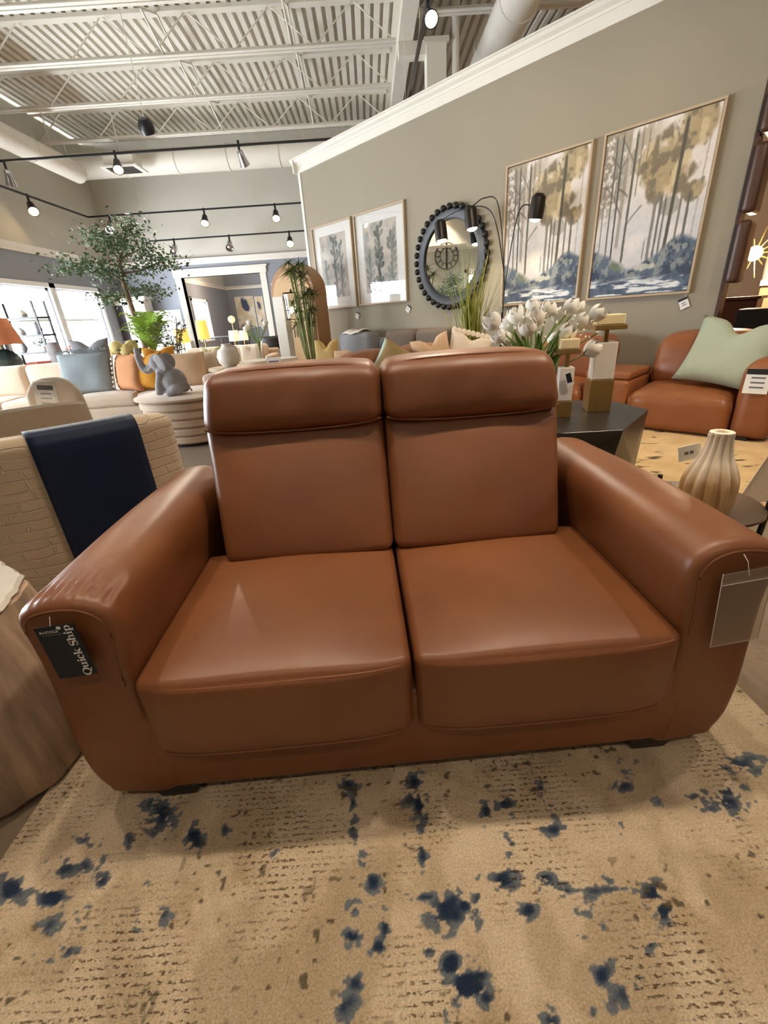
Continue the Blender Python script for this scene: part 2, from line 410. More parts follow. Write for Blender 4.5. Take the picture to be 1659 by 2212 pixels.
# left wall with real window openings: pieces between the holes
def pierced(name, along, wins, z0, z1, base, thick, a0, a1, mats_z, cut=None):
    """wall in strips; along: 'y' wall at x=base (thickness to -x) or 'x' wall at y=base (thickness to -y)"""
    runs = [(nm, m, lo, hi, a0, a1) for nm, m, lo, hi in mats_z]
    if cut is not None:
        (n0, m0, l0, h0), rest = mats_z[0], mats_z[1:]
        runs = [(n0, m0, l0, h0, cut, a1), (n0 + '_near', M['wall2'], l0, h0, a0, cut)] + [r + (a0, a1) for r in rest]
    for nm, m, lo, hi, ra, rb in runs:
        mb = MB()
        def bx(p, q, zl, zh):
            zl, zh = max(zl, lo), min(zh, hi); p, q = max(p, ra), min(q, rb)
            if zh - zl < 1e-4 or q - p < 1e-4: return
            if along == 'y': mb.box(base - thick, base, p, q, zl, zh)
            else: mb.box(p, q, base - thick, base, zl, zh)
        bx(a0, a1, 0, z0); bx(a0, a1, z1, ZW)
        e = a0
        for p, q in wins: bx(e, p, z0, z1); e = q
        bx(e, a1, z0, z1)
        if mb.v: struct(mb.build(nm, m, smooth=False))
pierced('wall_left', 'y', WINS, WZ0, WZ1, XL, .2, YF, 24.6, [('wall_left', M['wallblue'], 0, 2.78), ('wall_left_upper', M['wall2'], 2.78, ZW)], 8.0)
pierced('wall_front', 'x', FWINS, .4, 3.0, YF, .2, XL, XR, [('wall_front', M['wall2'], 0, ZW)])
struct(MB().box(XR, XR + .2, YF, 24.6, 0, ZW).build('wall_right', M['warmwall'], smooth=False))
struct(MB().box(XL, XR, 24.4, 24.6, 0, ZW).build('wall_far_room', M['wallblue'], smooth=False))
# back wall with the wide cased opening
OPL, OPR, OPT = -5.16, -2.95, 2.42
mb = MB(); mb.box(XL, OPL, YB, YB + .2, 0, 2.72); mb.box(OPR, XR, YB, YB + .2, 0, 2.72); mb.box(OPL, OPR, YB, YB + .2, OPT, 2.72)
struct(mb.build('wall_back', M['wallblue'], smooth=False))
struct(MB().box(XL, XR, YB, YB + .2, 2.72, ZW).build('wall_back_upper', M['wall2'], smooth=False))
def crown(name, x0, x1, y, z0, flip=False):
    mb = MB(); prof = [(0, 0), (.03, 0), (.03, .06), (.05, .075), (.09, .125), (.10, .14), (.0, .14)]
    mb.prism([(-a, b) for a, b in prof], x0, x1, Matrix(((0, 0, 1, 0), (1, 0, 0, y), (0, 1, 0, z0), (0, 0, 0, 1))))
    return struct(mb.build(name, M['white'], smooth=False))
crown('trim_1', XL, XR, YB, 2.72); crown('trim_2', XL, XR, 24.4, 2.75)
mb = MB(); prof = [(0, 0), (.03, 0), (.03, .06), (.05, .075), (.09, .125), (.10, .14), (0, .14)]
mb.prism(prof, YF, 24.4, Matrix(((1, 0, 0, XL), (0, 0, 1, 0), (0, 1, 0, 2.74), (0, 0, 0, 1))))
struct(mb.build('trim_3', M['white'], smooth=False))
# casing of the opening
mb = MB(); yb = YB - .03
mb.box(OPL - .17, OPL, yb, YB + .23, 0, OPT); struct(mb.build('trim_4', M['white'], smooth=False, bevel=.006))
mb = MB(); mb.box(OPR, OPR + .17, yb, YB + .23, 0, OPT); struct(mb.build('trim_5', M['white'], smooth=False, bevel=.006))
mb = MB(); mb.box(OPL - .2, OPR + .2, yb - .015, YB + .23, OPT, OPT + .16); mb.box(OPL - .24, OPR + .24, yb - .04, YB, OPT + .16, OPT + .2)
struct(mb.build('trim_6', M['white'], smooth=False, bevel=.005))
# windows: frame with sash bar and glass
def window(n, along, p, q, z0, z1, base):
    r = struct(E('window_%d' % n, (base - .1, (p + q) / 2, z0) if along == 'y' else ((p + q) / 2, base - .1, z0), R(90) if along == 'y' else 0))
    w = q - p; h = z1 - z0; mb = MB(); t = .06
    for a in ((-w / 2, -w / 2 + t, 0, h), (w / 2 - t, w / 2, 0, h), (-w / 2, w / 2, 0, t), (-w / 2, w / 2, h - t, h)): mb.box(a[0], a[1], -.06, .06, a[2], a[3])
    mb.build('window_frame', M['winframe'], r, smooth=False)
    MB().box(-w / 2 + t, w / 2 - t, -.03, .03, h * .55, h * .55 + .05).build('sash_bar', M['winframe'], r, smooth=False)
    MB().box(-w / 2 + t, w / 2 - t, -.004, .004, t, h - t).build('pane', M['glass'], r, smooth=False)
    mb = MB()
    for a in ((-w / 2 - .09, -w / 2, -.05, h + .09), (w / 2, w / 2 + .09, -.05, h + .09), (-w / 2 - .09, w / 2 + .09, h, h + .09), (-w / 2 - .12, w / 2 + .12, -.06, 0)):
        mb.box(a[0], a[1], -.13, -.10, a[2], a[3])
    mb.build('window_casing', M['winframe'], r, smooth=False)
for i, (p, q) in enumerate(WINS): window(i + 1, 'y', p, q, WZ0, WZ1, XL)
for i, (p, q) in enumerate(FWINS): window(len(WINS) + i + 1, 'x', p, q, .4, 3.0, YF)

# corrugated steel roof deck, ribs along y
pitch = .155; n = int((XR - XL + .4) / pitch); poly = []
for i in range(n):
    x = XL - .2 + i * pitch
    poly += [(x, ZC), (x + .085, ZC), (x + .098, ZC + .075), (x + .142, ZC + .075)]
v = [(x, YF - .2, z) for x, z in poly] + [(x, 25, z) for x, z in poly]; k = len(poly)
f = [(i, i + 1, k + i + 1, k + i) for i in range(k - 1)]
ceil = MB().add(v, f).build('ceiling', M['deck'], smooth=False); struct(ceil)
sol = ceil.modifiers.new('sheet', 'SOLIDIFY'); sol.thickness = .04; sol.offset = 1

# steel: main girder, bar joists, ducts, column
def girder(x, z0, z1, y0, y1, label):
    g = E('roof_girder', (x, y0, z0), 0, label, 'beam')
    L = y1 - y0; h = z1 - z0
    MB().box(-.11, .11, 0, L, 0, .025).build('bottom_flange', M['steel'], g, smooth=False)
    MB().box(-.11, .11, 0, L, h - .025, h).build('top_flange', M['steel'], g, smooth=False)
    MB().box(-.012, .012, 0, L, .025, h - .025).build('web', M['steel'], g, smooth=False)
    return g
girder(.86, 4.86, ZC, YF, 24.3, 'white steel girder running overhead beside the square column')
rod_me = {}
def joist(y, x0, x1, z0, z1, label, grp):
    j = E('bar_joist', (x0, y, z0), 0, label, 'joist', grp); L = x1 - x0; h = z1 - z0
    MB().box(0, L, -.075, -.012, 0, .012).box(0, L, -.024, -.012, .012, .06).box(0, L, .012, .075, 0, .012).box(0, L, .012, .024, .012, .06).build('bottom_chord', M['steel'], j, smooth=False)
    MB().box(0, L, -.07, .07, h - .05, h).build('top_chord', M['steel'], j, smooth=False)
    n = int(L / 1.15); st = L / n
    key = round(st, 3)
    if key not in rod_me:
        rod_me[key] = (MB().tube([(0, 0, .02), (st / 2, 0, h - .03)], .011, 6).mesh('web_rod', M['steel']), MB().tube([(st / 2, 0, h - .03), (st, 0, .02)], .011, 6).mesh('web_rod', M['steel']))
    for i in range(n):
        for me in rod_me[key]: link('web_rod', me, j, (i * st, 0, 0))
    return j
for y, nm in ((7.95, 'first'), (9.27, 'second'), (10.7, 'third'), (12.3, 'fourth')):
    joist(y, XL, .74, 5.0, ZC, '%s white bar joist from the camera, left of the girder' % nm, 'roof joists')
for y, nm in ((7.0, 'nearer'), (8.6, 'farther')):
    joist(y, .98, XR, 5.0, ZC, '%s white bar joist right of the girder, above the crown moulding' % nm, 'roof joists')
# bridging angles between the joists (diagonal braces running along y)
for x, nm in ((-2.9, 'left'), (-.9, 'right')):
    g = E('joist_bridging', (x, 7.95, 5.03), 0, '%s row of thin cross bracing between the ceiling joists' % nm, 'bracing')
    for a, b in ((0, 1.32), (1.32, 2.75), (2.75, 4.35)):
        for z0, z1 in ((0, .48), (.48, 0)): MB().tube([(0, a, z0), (0, b, z1)], .016, 5).build('brace_rod', M['steel'], g)
def duct(name, p, q, r, label, rings=6):
    p, q = Vector(p), Vector(q); d = q - p; o = E(name, p, 0, label, 'duct')
    mb = MB(); mb.tube([(0, 0, 0), d], r, 24); mb.build('duct_pipe', M['duct'], o)
    for i in range(1, rings):
        c = d * (i / rings); e = d.normalized() * .02
        MB().tube([c - e, c + e], r + .012, 24).build('joint_band', M['duct'], o)
    for i in range(rings):
        c = d * ((i + .5) / rings); MB().tube([c + Vector((0, 0, r)), Vector((c.x, c.y, ZC - p.z))], .008, 6).build('hanger_rod', M['steel'], o)
    return o
duct('round_duct', (XL + .3, 12.85, 4.72), (.6, 12.85, 4.72), .25, 'long white round duct crossing in front of the back wall')
duct('round_duct', (-6.1, 6.0, 4.35), (-6.1, 11.9, 4.35), .19, 'white round duct running along above the window wall', 4)
duct('round_duct', (2.25, 6.0, 4.75), (2.25, 13.2, 4.75), .26, 'thick white duct rising behind the crown moulding', 4)
o = E('return_vent', at(265, 350, 12.2), 0, 'square white vent box hung under the long duct', 'vent')
MB().box(-.32, .32, -.22, .22, -.12, .12).box(-.40, .40, -.3, .3, -.15, -.12).build('vent_box', M['duct'], o, smooth=False)
for i in range(7): MB().box(-.3, .3, -.23 + i * .07, -.2 + i * .07, -.16, -.15).build('slat', M['track'], o, smooth=False)
MB().tube([(0, 0, .12), (0, 0, ZC - o.location.z)], .012, 6).build('hanger_rod', M['steel'], o)
# square column behind the partition
c = E('square_column', (1.32, 9.0, 0), 0, 'white square column standing behind the tall partition', 'column')
MB().box(-.15, .15, -.15, .15, 0, 4.86).build('shaft', M['white'], c, smooth=False)
MB().box(-.19, .19, -.19, .19, 0, .14).build('plinth', M['white'], c, smooth=False, bevel=.01)
MB().box(-.46 - .11, -.15, -.1, .1, 4.70, 4.86).box(-.19, .19, -.19, .19, 4.80, 4.86).build('bracket', M['steel'], c, smooth=False)
MB().tube([(.30, -.1, 0), (.30, -.1, ZC)], .055, 12).build('conduit_pipe', M['duct'], c)

# angled partition in front: wall, crown moulding
PH = 3.42; SR, SL, CW = 1.08, 7.56, 5.5
pw = E('wall_partition', Wp(SR, CW), WROT); struct(pw)
MB().box(-(SL - SR), 0, 0, .16, 0, PH + .17).build('wall_face', M['wall'], pw, smooth=False)
# crown: stepped white profile (distance out, height)
prof = [(0, 0), (.025, 0), (.025, .10), (.035, .105), (.04, .125), (.06, .14), (.075, .15), (.085, .165), (.085, .18), (.10, .185), (.10, .20), (0, .20)]
mb = MB(); mb.prism([(-a, b) for a, b in prof], -(SL - SR) - .06, .02, Matrix(((0, 0, 1, 0), (1, 0, 0, 0), (0, 1, 0, PH), (0, 0, 0, 1))))
mb.box(-(SL - SR) - .06, .02, 0, .2, PH + .17, PH + .2)
mb.prism([(-a, b) for a, b in prof], -.1, .24, Matrix(((-1, 0, 0, -(SL - SR)), (0, 0, 1, 0), (0, 1, 0, PH), (0, 0, 0, 1))) @ Matrix.Scale(-1, 4, (1, 0, 0)))
mb.build('crown_moulding', M['white'], pw, smooth=False)
MB().box(-(SL - SR) - .012, -(SL - SR) + .05, -.012, .17, 0, PH).build('corner_bead', M['white'], pw, smooth=False)
MB().box(-(SL - SR), 0, -.018, 0, 0, .14).build('skirting', M['white'], pw, smooth=False)
MB().box(0, .03, -.01, .17, 0, PH).build('end_cap', M['dkwood'], pw, smooth=False)
# room beyond the right end of the partition
wr = E('wall_side_room', Wp(-2.0, 8.4), WROT); struct(wr)
MB().box(-3.2, 4.2, 0, .1, 0, 3.4).build('wall_face', M['warmwall'], wr, smooth=False)
for i in range(6): MB().box(-3.2 + i * 1.2, -3.2 + i * 1.2 + .012, -.008, 0, 0, 3.4).build('panel_joint', M['dkwood'], wr, smooth=False)
for z in (1.15, 2.1): MB().box(-3.2, 4.2, -.03, 0, z, z + .07).build('rail_moulding', M['white'], wr, smooth=False)

# ------------------------------------------------------------------ track lights
def track(pts, label, drop=True):
    t = E('light_track', pts[0], 0, label, 'track')
    p0 = Vector(pts[0])
    for a, b in zip(pts, pts[1:]):
        a, b = Vector(a) - p0, Vector(b) - p0; d = b - a
        ang = math.atan2(d.y, d.x)
        MB().box(0, d.length, -.018, .018, -.016, .016).build('rail', M['track'], t, a, (0, 0, ang), smooth=False)
        n = max(2, int(d.length / 2.5))
        if drop:
            for i in range(n):
                c = a + d * ((i + .5) / n); MB().tube([c, (c.x, c.y, ZC - p0.z)], .0022, 4).build('hanger_wire', M['steel'], t)
    return t
HEAD = None
def head(loc, aim, label, lit=True, power=40, size=1.0, spot=R(75), soft=False):
    """track spot: loc is the joint under the rail, aims at a point"""
    o = E('track_spot', loc, 0, label, 'spotlight', 'track spotlights')
    d = (Vector(aim) - Vector(loc)).normalized(); q = d.to_track_quat('-Z', 'Y')
    MB().tube([(0, 0, .016), (0, 0, -.07)], .014, 8).build('stem', M['track'], o)
    b = MB().lathe([(.028, 0), (.036, -.01), (.04, -.06), (.058, -.14), (.06, -.15), (.052, -.15), (.035, -.10)], 16).build('lamp_shell', M['track'] if lit else M['chrome'], o, (0, 0, -.08))
    b.rotation_mode = 'QUATERNION'; b.rotation_quaternion = q
    l = MB().sphere((0, 0, -.125), .046, 12, 8, (1, 1, .6)).build('bulb', (M['bulbw'] if soft else M['bulb']) if lit else M['chrome'], o, (0, 0, -.08))
    l.rotation_mode = 'QUATERNION'; l.rotation_quaternion = q
    o.scale = (size,) * 3
    if lit:
        li = D.lights.new('spot_beam', 'SPOT'); li.energy = power; li.color = (1, .85, .66); li.spot_size = spot; li.spot_blend = .8; li.shadow_soft_size = .05
        lo = D.objects.new('spot_beam', li); COL.objects.link(lo); lo.parent = o; lo.location = d * .19 + Vector((0, 0, -.08))
        lo.rotation_mode = 'QUATERNION'; lo.rotation_quaternion = q
    return o
# track crossing in front of the duct (z 2.9 at y 6)
tz = 2.91
TY1 = 9.7
track([at(-60, 352, TY1), at(760, 289, TY1)], 'black light track crossing the room below the joists')
head(at(8, 349, TY1), (-7, 11, .5), 'dark unlit track spot at the left end of the near rail', lit=False, size=1.5)
head(at(247, 329, TY1), (-3.0, 6.5, .0), 'glowing spot on the near rail beside the vent box', power=160, size=1.5, spot=R(120))
head(at(514, 307, TY1), (-1.6, 11, 2), 'unlit spot on the near rail right of the vent box', lit=False, size=1.5)
# track in front of window wall and back wall
c0 = at(190, 469, 13.0); zt = c0.z
track([(c0.x, 3.0, zt), (c0.x, 13.0, zt), (at(655, 435, 13.0).x + .1, 13.0, zt)], 'black corner light track along the window wall and back wall')
head((c0.x, 10.9, zt), (-4.6, 8.2, .5), 'glowing spot on the rail above the window wall', power=70, size=1.7)
head((c0.x, 8.75, zt), (-4.6, 6.0, .5), 'glowing spot at the left picture edge above the windows', power=70, size=1.6)
head((c0.x, 6.4, zt), (-6.95, 6.4, 2.2), 'added spot brightening the wall around the clock', power=90, spot=R(110))  # this spot and the next are added to brighten the window wall
head((c0.x, 4.2, zt), (-6.95, 4.6, 1.8), 'added spot brightening the wall by the window nearest the front', power=80, spot=R(110))
for u, lit, nm in ((232, False, 'unlit spot on the corner rail left of the tree top'), (440, True, 'glowing spot in the middle of the upper back rail'), (595, True, 'glowing spot at the right of the upper back rail')):
    head((at(u, 455, 13).x, 13.0, zt), (at(u, 455, 13).x + .3, 10.2, .6), nm, lit=lit, power=70, size=1.7)
p, q = at(322, 521, 13.4), at(662, 497, 13.4)
track([p, (q.x, 13.4, p.z)], 'shorter black light track nearer the cased opening')
for u, lit, nm in ((373, False, 'unlit spot at the left of the lower back rail'), (494, False, 'unlit double spot in the middle of the lower back rail'), (625, True, 'glowing spot at the right of the lower back rail')):
    head((at(u, 509, 13.4).x, 13.4, p.z), (at(u, 509, 13.4).x + .3, 10.4, .6), nm, lit=lit, power=60, size=1.7)
# track along y beside the column
track([(at(905, 100, 6.2).x, 5.2, at(905, 100, 6.2).z), (at(905, 100, 6.2).x, 8.8, at(905, 100, 6.2).z)], 'black light track running away beside the square column')
head(Vector((at(905, 100, 6.2).x, 5.45, at(905, 100, 6.2).z)), (1.1, 1.4, .4), 'large glowing spot hanging beside the square column', power=90, size=1.1, spot=R(80))
# unseen rail above the frame, added to light the loveseat and coffee table
track([(-3.0, 1.5, 3.5), (4.6, 1.5, 3.5)], 'black light track added out of view above the loveseat')
for x, ax, ay, pw_, nm in ((-1.5, -.9, .8, 36, 'first'), (-.35, -.2, .75, 46, 'second'), (.9, .5, .65, 52, 'third'), (2.3, 1.4, 2.7, 105, 'fourth'), (3.7, 2.7, 3.4, 60, 'fifth')):
    head((x, 1.5, 3.5), (ax, ay, .3), '%s added spot from the left on the unseen rail above the loveseat' % nm, power=pw_, spot=R(85), soft=True)
track([(-2.4, -.9, 3.5), (2.6, -.9, 3.5)], 'black fill-light track added out of view behind the camera')  # unseen rail added as fill for the rug and sofa front
for x, nm in ((-1.2, 'left'), (.2, 'middle'), (1.6, 'right')):
    head((x, -.9, 3.5), (x * .55, .15, 0), '%s added fill spot behind the camera lighting the front of the rug' % nm, power=16, spot=R(62), soft=True)
track([(2.5, 1.9, 3.4), (.5, 3.7, 3.4)], 'black light track added out of view in front of the hung paintings')  # unseen rail added out of frame to light the paintings
for t_, nm in ((.1, 'right'), (.45, 'middle'), (.8, 'left')):
    l = Vector((2.5, 1.9, 3.4)).lerp(Vector((.5, 3.7, 3.4)), t_); a = Wp(1.8 + 4.2 * t_, 5.4, 1.6)
    head(l, a, '%s added spot on the unseen rail facing the paintings' % nm, power=37, spot=R(95), soft=True)
# round dark speaker hung from the deck
o = E('hanging_speaker', at(315, 272, 8.6), 0, 'round black speaker hung from the roof deck', 'speaker')
MB().lathe([(.02, .10), (.07, .09), (.11, .03), (.115, -.03), (.10, -.09), (.06, -.10), (.0, -.10)], 20).build('speaker_body', M['track'], o, rot=(R(35), 0, 0))
MB().tube([(0, 0, .09), (0, 0, ZC - o.location.z)], .006, 6).build('hanger_cable', M['steel'], o)
# wall clock on the window wall
o = E('wall_clock', (XL + .012, 6.31, 2.6), R(90), 'large round skeleton wall clock hung between the windows', 'clock')
def ring(r, w, m, name, par, y=0.0, n=48):
    return MB().tube([(r * math.cos(2 * math.pi * i / n), y, r * math.sin(2 * math.pi * i / n)) for i in range(n)], w, 8, True).build(name, m, par)
ring(.34, .016, M['black'], 'outer_ring', o, -.03); ring(.2, .01, M['black'], 'inner_ring', o, -.03)
for i in range(12):
    a = R(30 * i); mb = MB().box(-.012, .012, -.035, -.02, .2, .34); mb.build('hour_mark', M['black'], o, rot=(0, a, 0), smooth=False)
MB().box(-.01, .01, -.045, -.035, 0, .26).build('minute_hand', M['black'], o, rot=(0, 0, 0), smooth=False)
MB().box(-.012, .012, -.045, -.035, 0, .17).build('hour_hand', M['black'], o, rot=(0, R(180), 0), smooth=False)
MB().box(-.02, .02, -.035, .0, -.36, .36).build('mount_bar', M['black'], o, smooth=False)

# ================================================================== LOVESEAT (the subject)
SO = Vector((.046, .745, 0)); SA = R(1.6)
SEX = np.array([math.cos(SA), math.sin(SA), 0]); SEY = np.array([-math.sin(SA), math.cos(SA), 0])
def sY(u, v, yl):                                 # pixel on the loveseat's own front-parallel plane, in its local frame
    d = ray(u, v); o = np.array(SO); t = (yl - (CAMP - o) @ SEY) / (d @ SEY); p = CAMP + d * t - o
    return Vector((float(p @ SEX), yl, float(p[2])))
sofa = E('loveseat', SO, SA, 'large cognac leather loveseat with two high-backed seats, in the foreground', 'loveseat')
LE = M['leather']
def hn(x, y, z, s=1.0):                           # cheap smooth wobble for soft upholstery
    return (math.sin(7.3 * x + 3.1 * z) * math.cos(6.1 * y + 2.3 * z) + .5 * math.sin(17.0 * x - 11 * y + 5 * z)) * s
# feet
for x in (-.615, .615):
    for y in (.004, .74):
        mb = MB(); w = .055
        v = [(x - w * .8, y + .005, .0125), (x + w * .8, y + .005, .0125), (x + w * .8, y + .09, .0125), (x - w * .8, y + .09, .0125), (x - w * 1.05, y, .05), (x + w * 1.05, y, .05), (x + w * 1.05, y + .1, .05), (x - w * 1.05, y + .1, .05)]
        mb.add(v, [(3, 2, 1, 0), (4, 5, 6, 7), (0, 1, 5, 4), (1, 2, 6, 5), (2, 3, 7, 6), (3, 0, 4, 7)])
        mb.build('foot', M['foot'], sofa, bevel=.004)
# base under the seats
roundbox(-.64, .64, .002, .84, .046, .30, .018, n=6, k=3).build('base', LE, sofa)
# back panel
roundbox(-.60, .60, .74, .90, .036, .90, .05, n=6, k=3).build('back_panel', LE, sofa)
# arms: lofted section
def arm(sgn):
    prof = [(.606, .046), (.612, .20), (.614, .36), (.604, .47), (.598, .545), (.612, .592), (.650, .619), (.695, .626), (.748, .620), (.784, .606), (.798, .580), (.796, .53), (.794, .45), (.800, .34), (.806, .23), (.800, .13), (.780, .075), (.752, .046)]
    P = crom([(a, 0, b) for a, b in prof], 8, True)
    cx, cz = .70, .33
    ys = [0.0, .0025, .007, .014, .024, .033, .042, .052, .064, .08, .10, .13, .2, .3, .4, .5, .6, .7, .8, .86, .885, .9]
    r = .026; V = []; F = []; n = len(P)
    for y in ys:
        d = 0
        if y < r: d = r - math.sqrt(max(0, r * r - (r - y) ** 2))
        if y > .9 - r: yy = .9 - y; d = r - math.sqrt(max(0, r * r - (r - yy) ** 2))
        for p in P:
            dx, dz = p.x - cx, p.z - cz; L = math.hypot(dx, dz)
            # shrink along the outline's rough normal, so the section keeps its shape
            sx = math.copysign(min(1, abs(dx) / .07), dx); sz = math.copysign(min(1, max(0, abs(dz) - .20) / .08), dz)
            q = math.hypot(sx, sz) or 1
            x = p.x - d * sx / q; z = p.z - d * sz / q
            top = max(0, min(1, (p.z - .5) / .1))
            z += top * (.008 * math.sin(math.pi * min(1, y / .8)) + .0042 * (sgn < 0) * math.sin(115 * x + 25 * math.sin(9 * x) - 30 * y) * math.exp(-((y - .055) / .03) ** 2))
            x += (.006 * math.sin(math.pi * min(1, y / .9))) * (1 if dx > 0 else -1)
            if dx < 0: x += .03 * max(0, (y - .4)) * (p.z > .45) * top
            V.append((sgn * x, y, z))
    for j in range(len(ys) - 1):
        for i in range(n):
            q = (j * n + i, j * n + (i + 1) % n, (j + 1) * n + (i + 1) % n, (j + 1) * n + i)
            F.append(q if sgn < 0 else q[::-1])
    c0 = tuple(range(n)); c1 = tuple((len(ys) - 1) * n + i for i in range(n))
    F.append(c0[::-1] if sgn < 0 else c0); F.append(c1 if sgn < 0 else c1[::-1])
    a = MB().add(V, F).build('arm', LE, sofa, ang=60)
    # stitched seam just inside the front face, over the top of the arm
    pts = crom([(sgn * x, -.003, z) for x, z in ((.632, .40), (.628, .47), (.620, .545), (.632, .582), (.662, .602), (.70, .608), (.745, .603), (.772, .588), (.782, .560))], 6)
    pts = [Vector((p.x, .0005, p.z)) for p in pts]
    MB().tube(pts, .0022, 6).build('arm_seam', LE, a)
    # panel seam low on the arm face
    pts = crom([(sgn * .640, .0, .05), (sgn * .648, .0, .13), (sgn * .652, .0, .19)], 6)
    MB().tube(pts, .0011, 5).build('face_seam', M['seam'], a)
    return a
for s in (-1, 1): arm(s)
# seat cushions
def seat(sgn):
    xa, xb = (.004, .612) if sgn > 0 else (-.612, -.004)
    def fn(x, y, z, u, v, w):
        bx = max(0, 1 - u * u) ** .75; by = max(0, 1 - v * v) ** .6
        if w > 0:
            z += (.034 * bx * by * w ** 2) + .006 * w * (v + 1) / 2
        if v < -.6 and w < .9:
            y -= .014 * bx * (1 - abs(w) ** 3)
        # corners drop and round back
        if v < -.5: y += .022 * abs(u) ** 6; 
        z += .0016 * hn(x, y, 0) * (w > .5)
        return x, y, z
    m = roundbox(xa, xb, -.034, .54, .200, .412, .020, fn, 18, 4)
    c = m.build('seat_cushion', LE, sofa)
    hx = (xb - xa) / 2; cx = (xa + xb) / 2
    def edge(zl, pull, k):
        out = []
        for i in range(41):
            u = -1 + 2 * i / 40; uu = max(-.965, min(.965, u)); bx = (1 - uu * uu) ** .75
            x = cx + hx * uu; y = -.034 + .022 * abs(uu) ** 6 - pull * bx + .006 + .014 * max(0, abs(uu) - .93) / .035
            z = zl + k * bx
            out.append((x, y, z))
        return out
    top = edge(.402, .0045, .0)
    MB().tube(top, .0026, 6).build('front_seam', M['seam'], c)
    # double row of stitches below the seam
    st = MB(); P = [Vector(p) for p in edge(.393, .0085, 0)]
    for i in range(len(P) - 1):
        for t in (0, .5):
            a = P[i].lerp(P[i + 1], t + .1); b = P[i].lerp(P[i + 1], t + .4); a.y -= .0022; b.y -= .0022
            st.tube([a, b], .0014, 4)
    st.build('stitching', M['seam'], c)
    bot = [(x, y - .002 , z - .004 * 0) for x, y, z in edge(.206, .004, -.004)]
    MB().tube(bot, .0022, 6).build('hem_seam', M['seam'], c)
    return c
for s in (-1, 1): seat(s)
# back cushions
def backc(sgn):
    W = lambda z: .535 + .042 * max(0, min(1, (z - .44) / .34))
    def fn(x, y, z, u, v, w):
        t = (z - .42) / .38
        x = sgn * (.001 + (u * sgn + 1) / 2 * (W(z) - .001))
        y += .215 * (t - .0) - .035 * math.sin(math.pi * max(0, min(1, t))) * 0
        if v < 0:
            b = max(0, 1 - u * u) ** .55 * max(0, 1 - (w * .96) ** 2) ** .5
            y -= .05 * b * (-v)
            y += .0025 * hn(x * 1.3, z * 1.2, 0.3) * b
        return x, y, z
    a = roundbox(0, .57, .455, .64, .420, .815, .030, fn, 18, 4).build('back_cushion', LE, sofa)
    def fh(x, y, z, u, v, w):
        t = (z - .79) / .19
        wd = .574 - .022 * max(0, t) ** 1.5
        x = sgn * (.002 + (u * sgn + 1) / 2 * (wd - .002))
        if w > 0 : z -= .012 * abs(u) ** 6 * w
        y += .055 * t
        if v < 0:
            b = max(0, 1 - u * u) ** .5 * max(0, 1 - w * w) ** .5
            y -= .030 * b * (-v)
            y += .006 * math.sin(30 * u + 5 * math.sin(3 * u) + 4 * w) * b * .5 * max(0, w + .2) + .003 * hn(x * 2, z * 2, .1) * b
        if w > .2: z += .006 * (1 - u * u) * w
        # seam sags a little
        if w < -.5: z -= .006 * (1 - u * u)
        return x, y, z
    h = roundbox(0, .57, .622, .83, .790, .974, .042, fh, 16, 5).build('headrest', LE, sofa)
    # piping under the headrest and along its top edge
    pts = []
    for i in range(31):
        u = -1 + 2 * i / 30; uu = u * .985; wd = .572
        pts.append((sgn * (.006 + (uu * sgn + 1) / 2 * (wd - .006)), .640 + .004 * abs(u) ** 4 - .016 * (1 - u * u) ** .5, .797 - .007 * (1 - u * u) + .008 * abs(u) ** 6))
    MB().tube(pts, .0034, 7).build('headrest_piping', LE, h)
    pts = []
    for i in range(31):
        u = -1 + 2 * i / 30; uu = u * .94; wd = .545
        pts.append((sgn * (.006 + (uu * sgn + 1) / 2 * (wd - .006)), .690 - .006 * (1 - u * u) ** .5 + .015 * abs(u) ** 8, .968 + .006 * (1 - u * u) - .016 * abs(u) ** 6))
    MB().tube(pts, .003, 6).build('top_piping', M['seam'], h)
    return a
for s in (-1, 1): backc(s)

# ------------------------------------------------------------------ tags on the loveseat
def quad_frame(tl, tr, bl):
    """object matrix whose x runs tl->tr and z runs bl->tl, y into the scene"""
    x = (tr - tl); w = x.length; x.normalize(); z = (tl - bl); h = z.length; z.normalize(); y = z.cross(x).normalized(); z = x.cross(y)
    return Matrix(((x.x, y.x, z.x, bl.x), (x.y, y.y, z.y, bl.y), (x.z, y.z, z.z, bl.z), (0, 0, 0, 1))), w, h
SM = Matrix.Translation(SO) @ Matrix.Rotation(SA, 4, 'Z')
# --- serif lettering, drawn as outlines on a unit em (thick and thin strokes with slab serifs)
def arc(cx, cy, rx, ry, a0, a1, n=18): return [(cx + rx * math.cos(R(a0 + (a1 - a0) * i / n)), cy + ry * math.sin(R(a0 + (a1 - a0) * i / n))) for i in range(n + 1)]
def stroke(mb, pts, ws):
    m = len(pts)
    L = []; Rr = []
    for i, (x, y) in enumerate(pts):
        a = pts[max(0, i - 1)]; b = pts[min(m - 1, i + 1)]; dx, dy = b[0] - a[0], b[1] - a[1]; l = math.hypot(dx, dy) or 1
        w = (ws[0] + (ws[1] - ws[0]) * i / (m - 1)) / 2 if not callable(ws) else ws(i / (m - 1), dx / l, dy / l) / 2
        L.append((x - dy / l * w, y + dx / l * w)); Rr.append((x + dy / l * w, y - dx / l * w))
    v = [(x, 0, y) for x, y in L] + [(x, 0, y) for x, y in Rr]
    mb.add(v, [(i, m + i, m + i + 1, i + 1) for i in range(m - 1)])
TH, TN = .17, .055
def contrast(t, dx, dy): return TN + (TH - TN) * abs(dy) ** 1.3
def bar(mb, x0, x1, y0, y1): mb.add([(x0, 0, y0), (x1, 0, y0), (x1, 0, y1), (x0, 0, y1)], [(0, 1, 2, 3)])
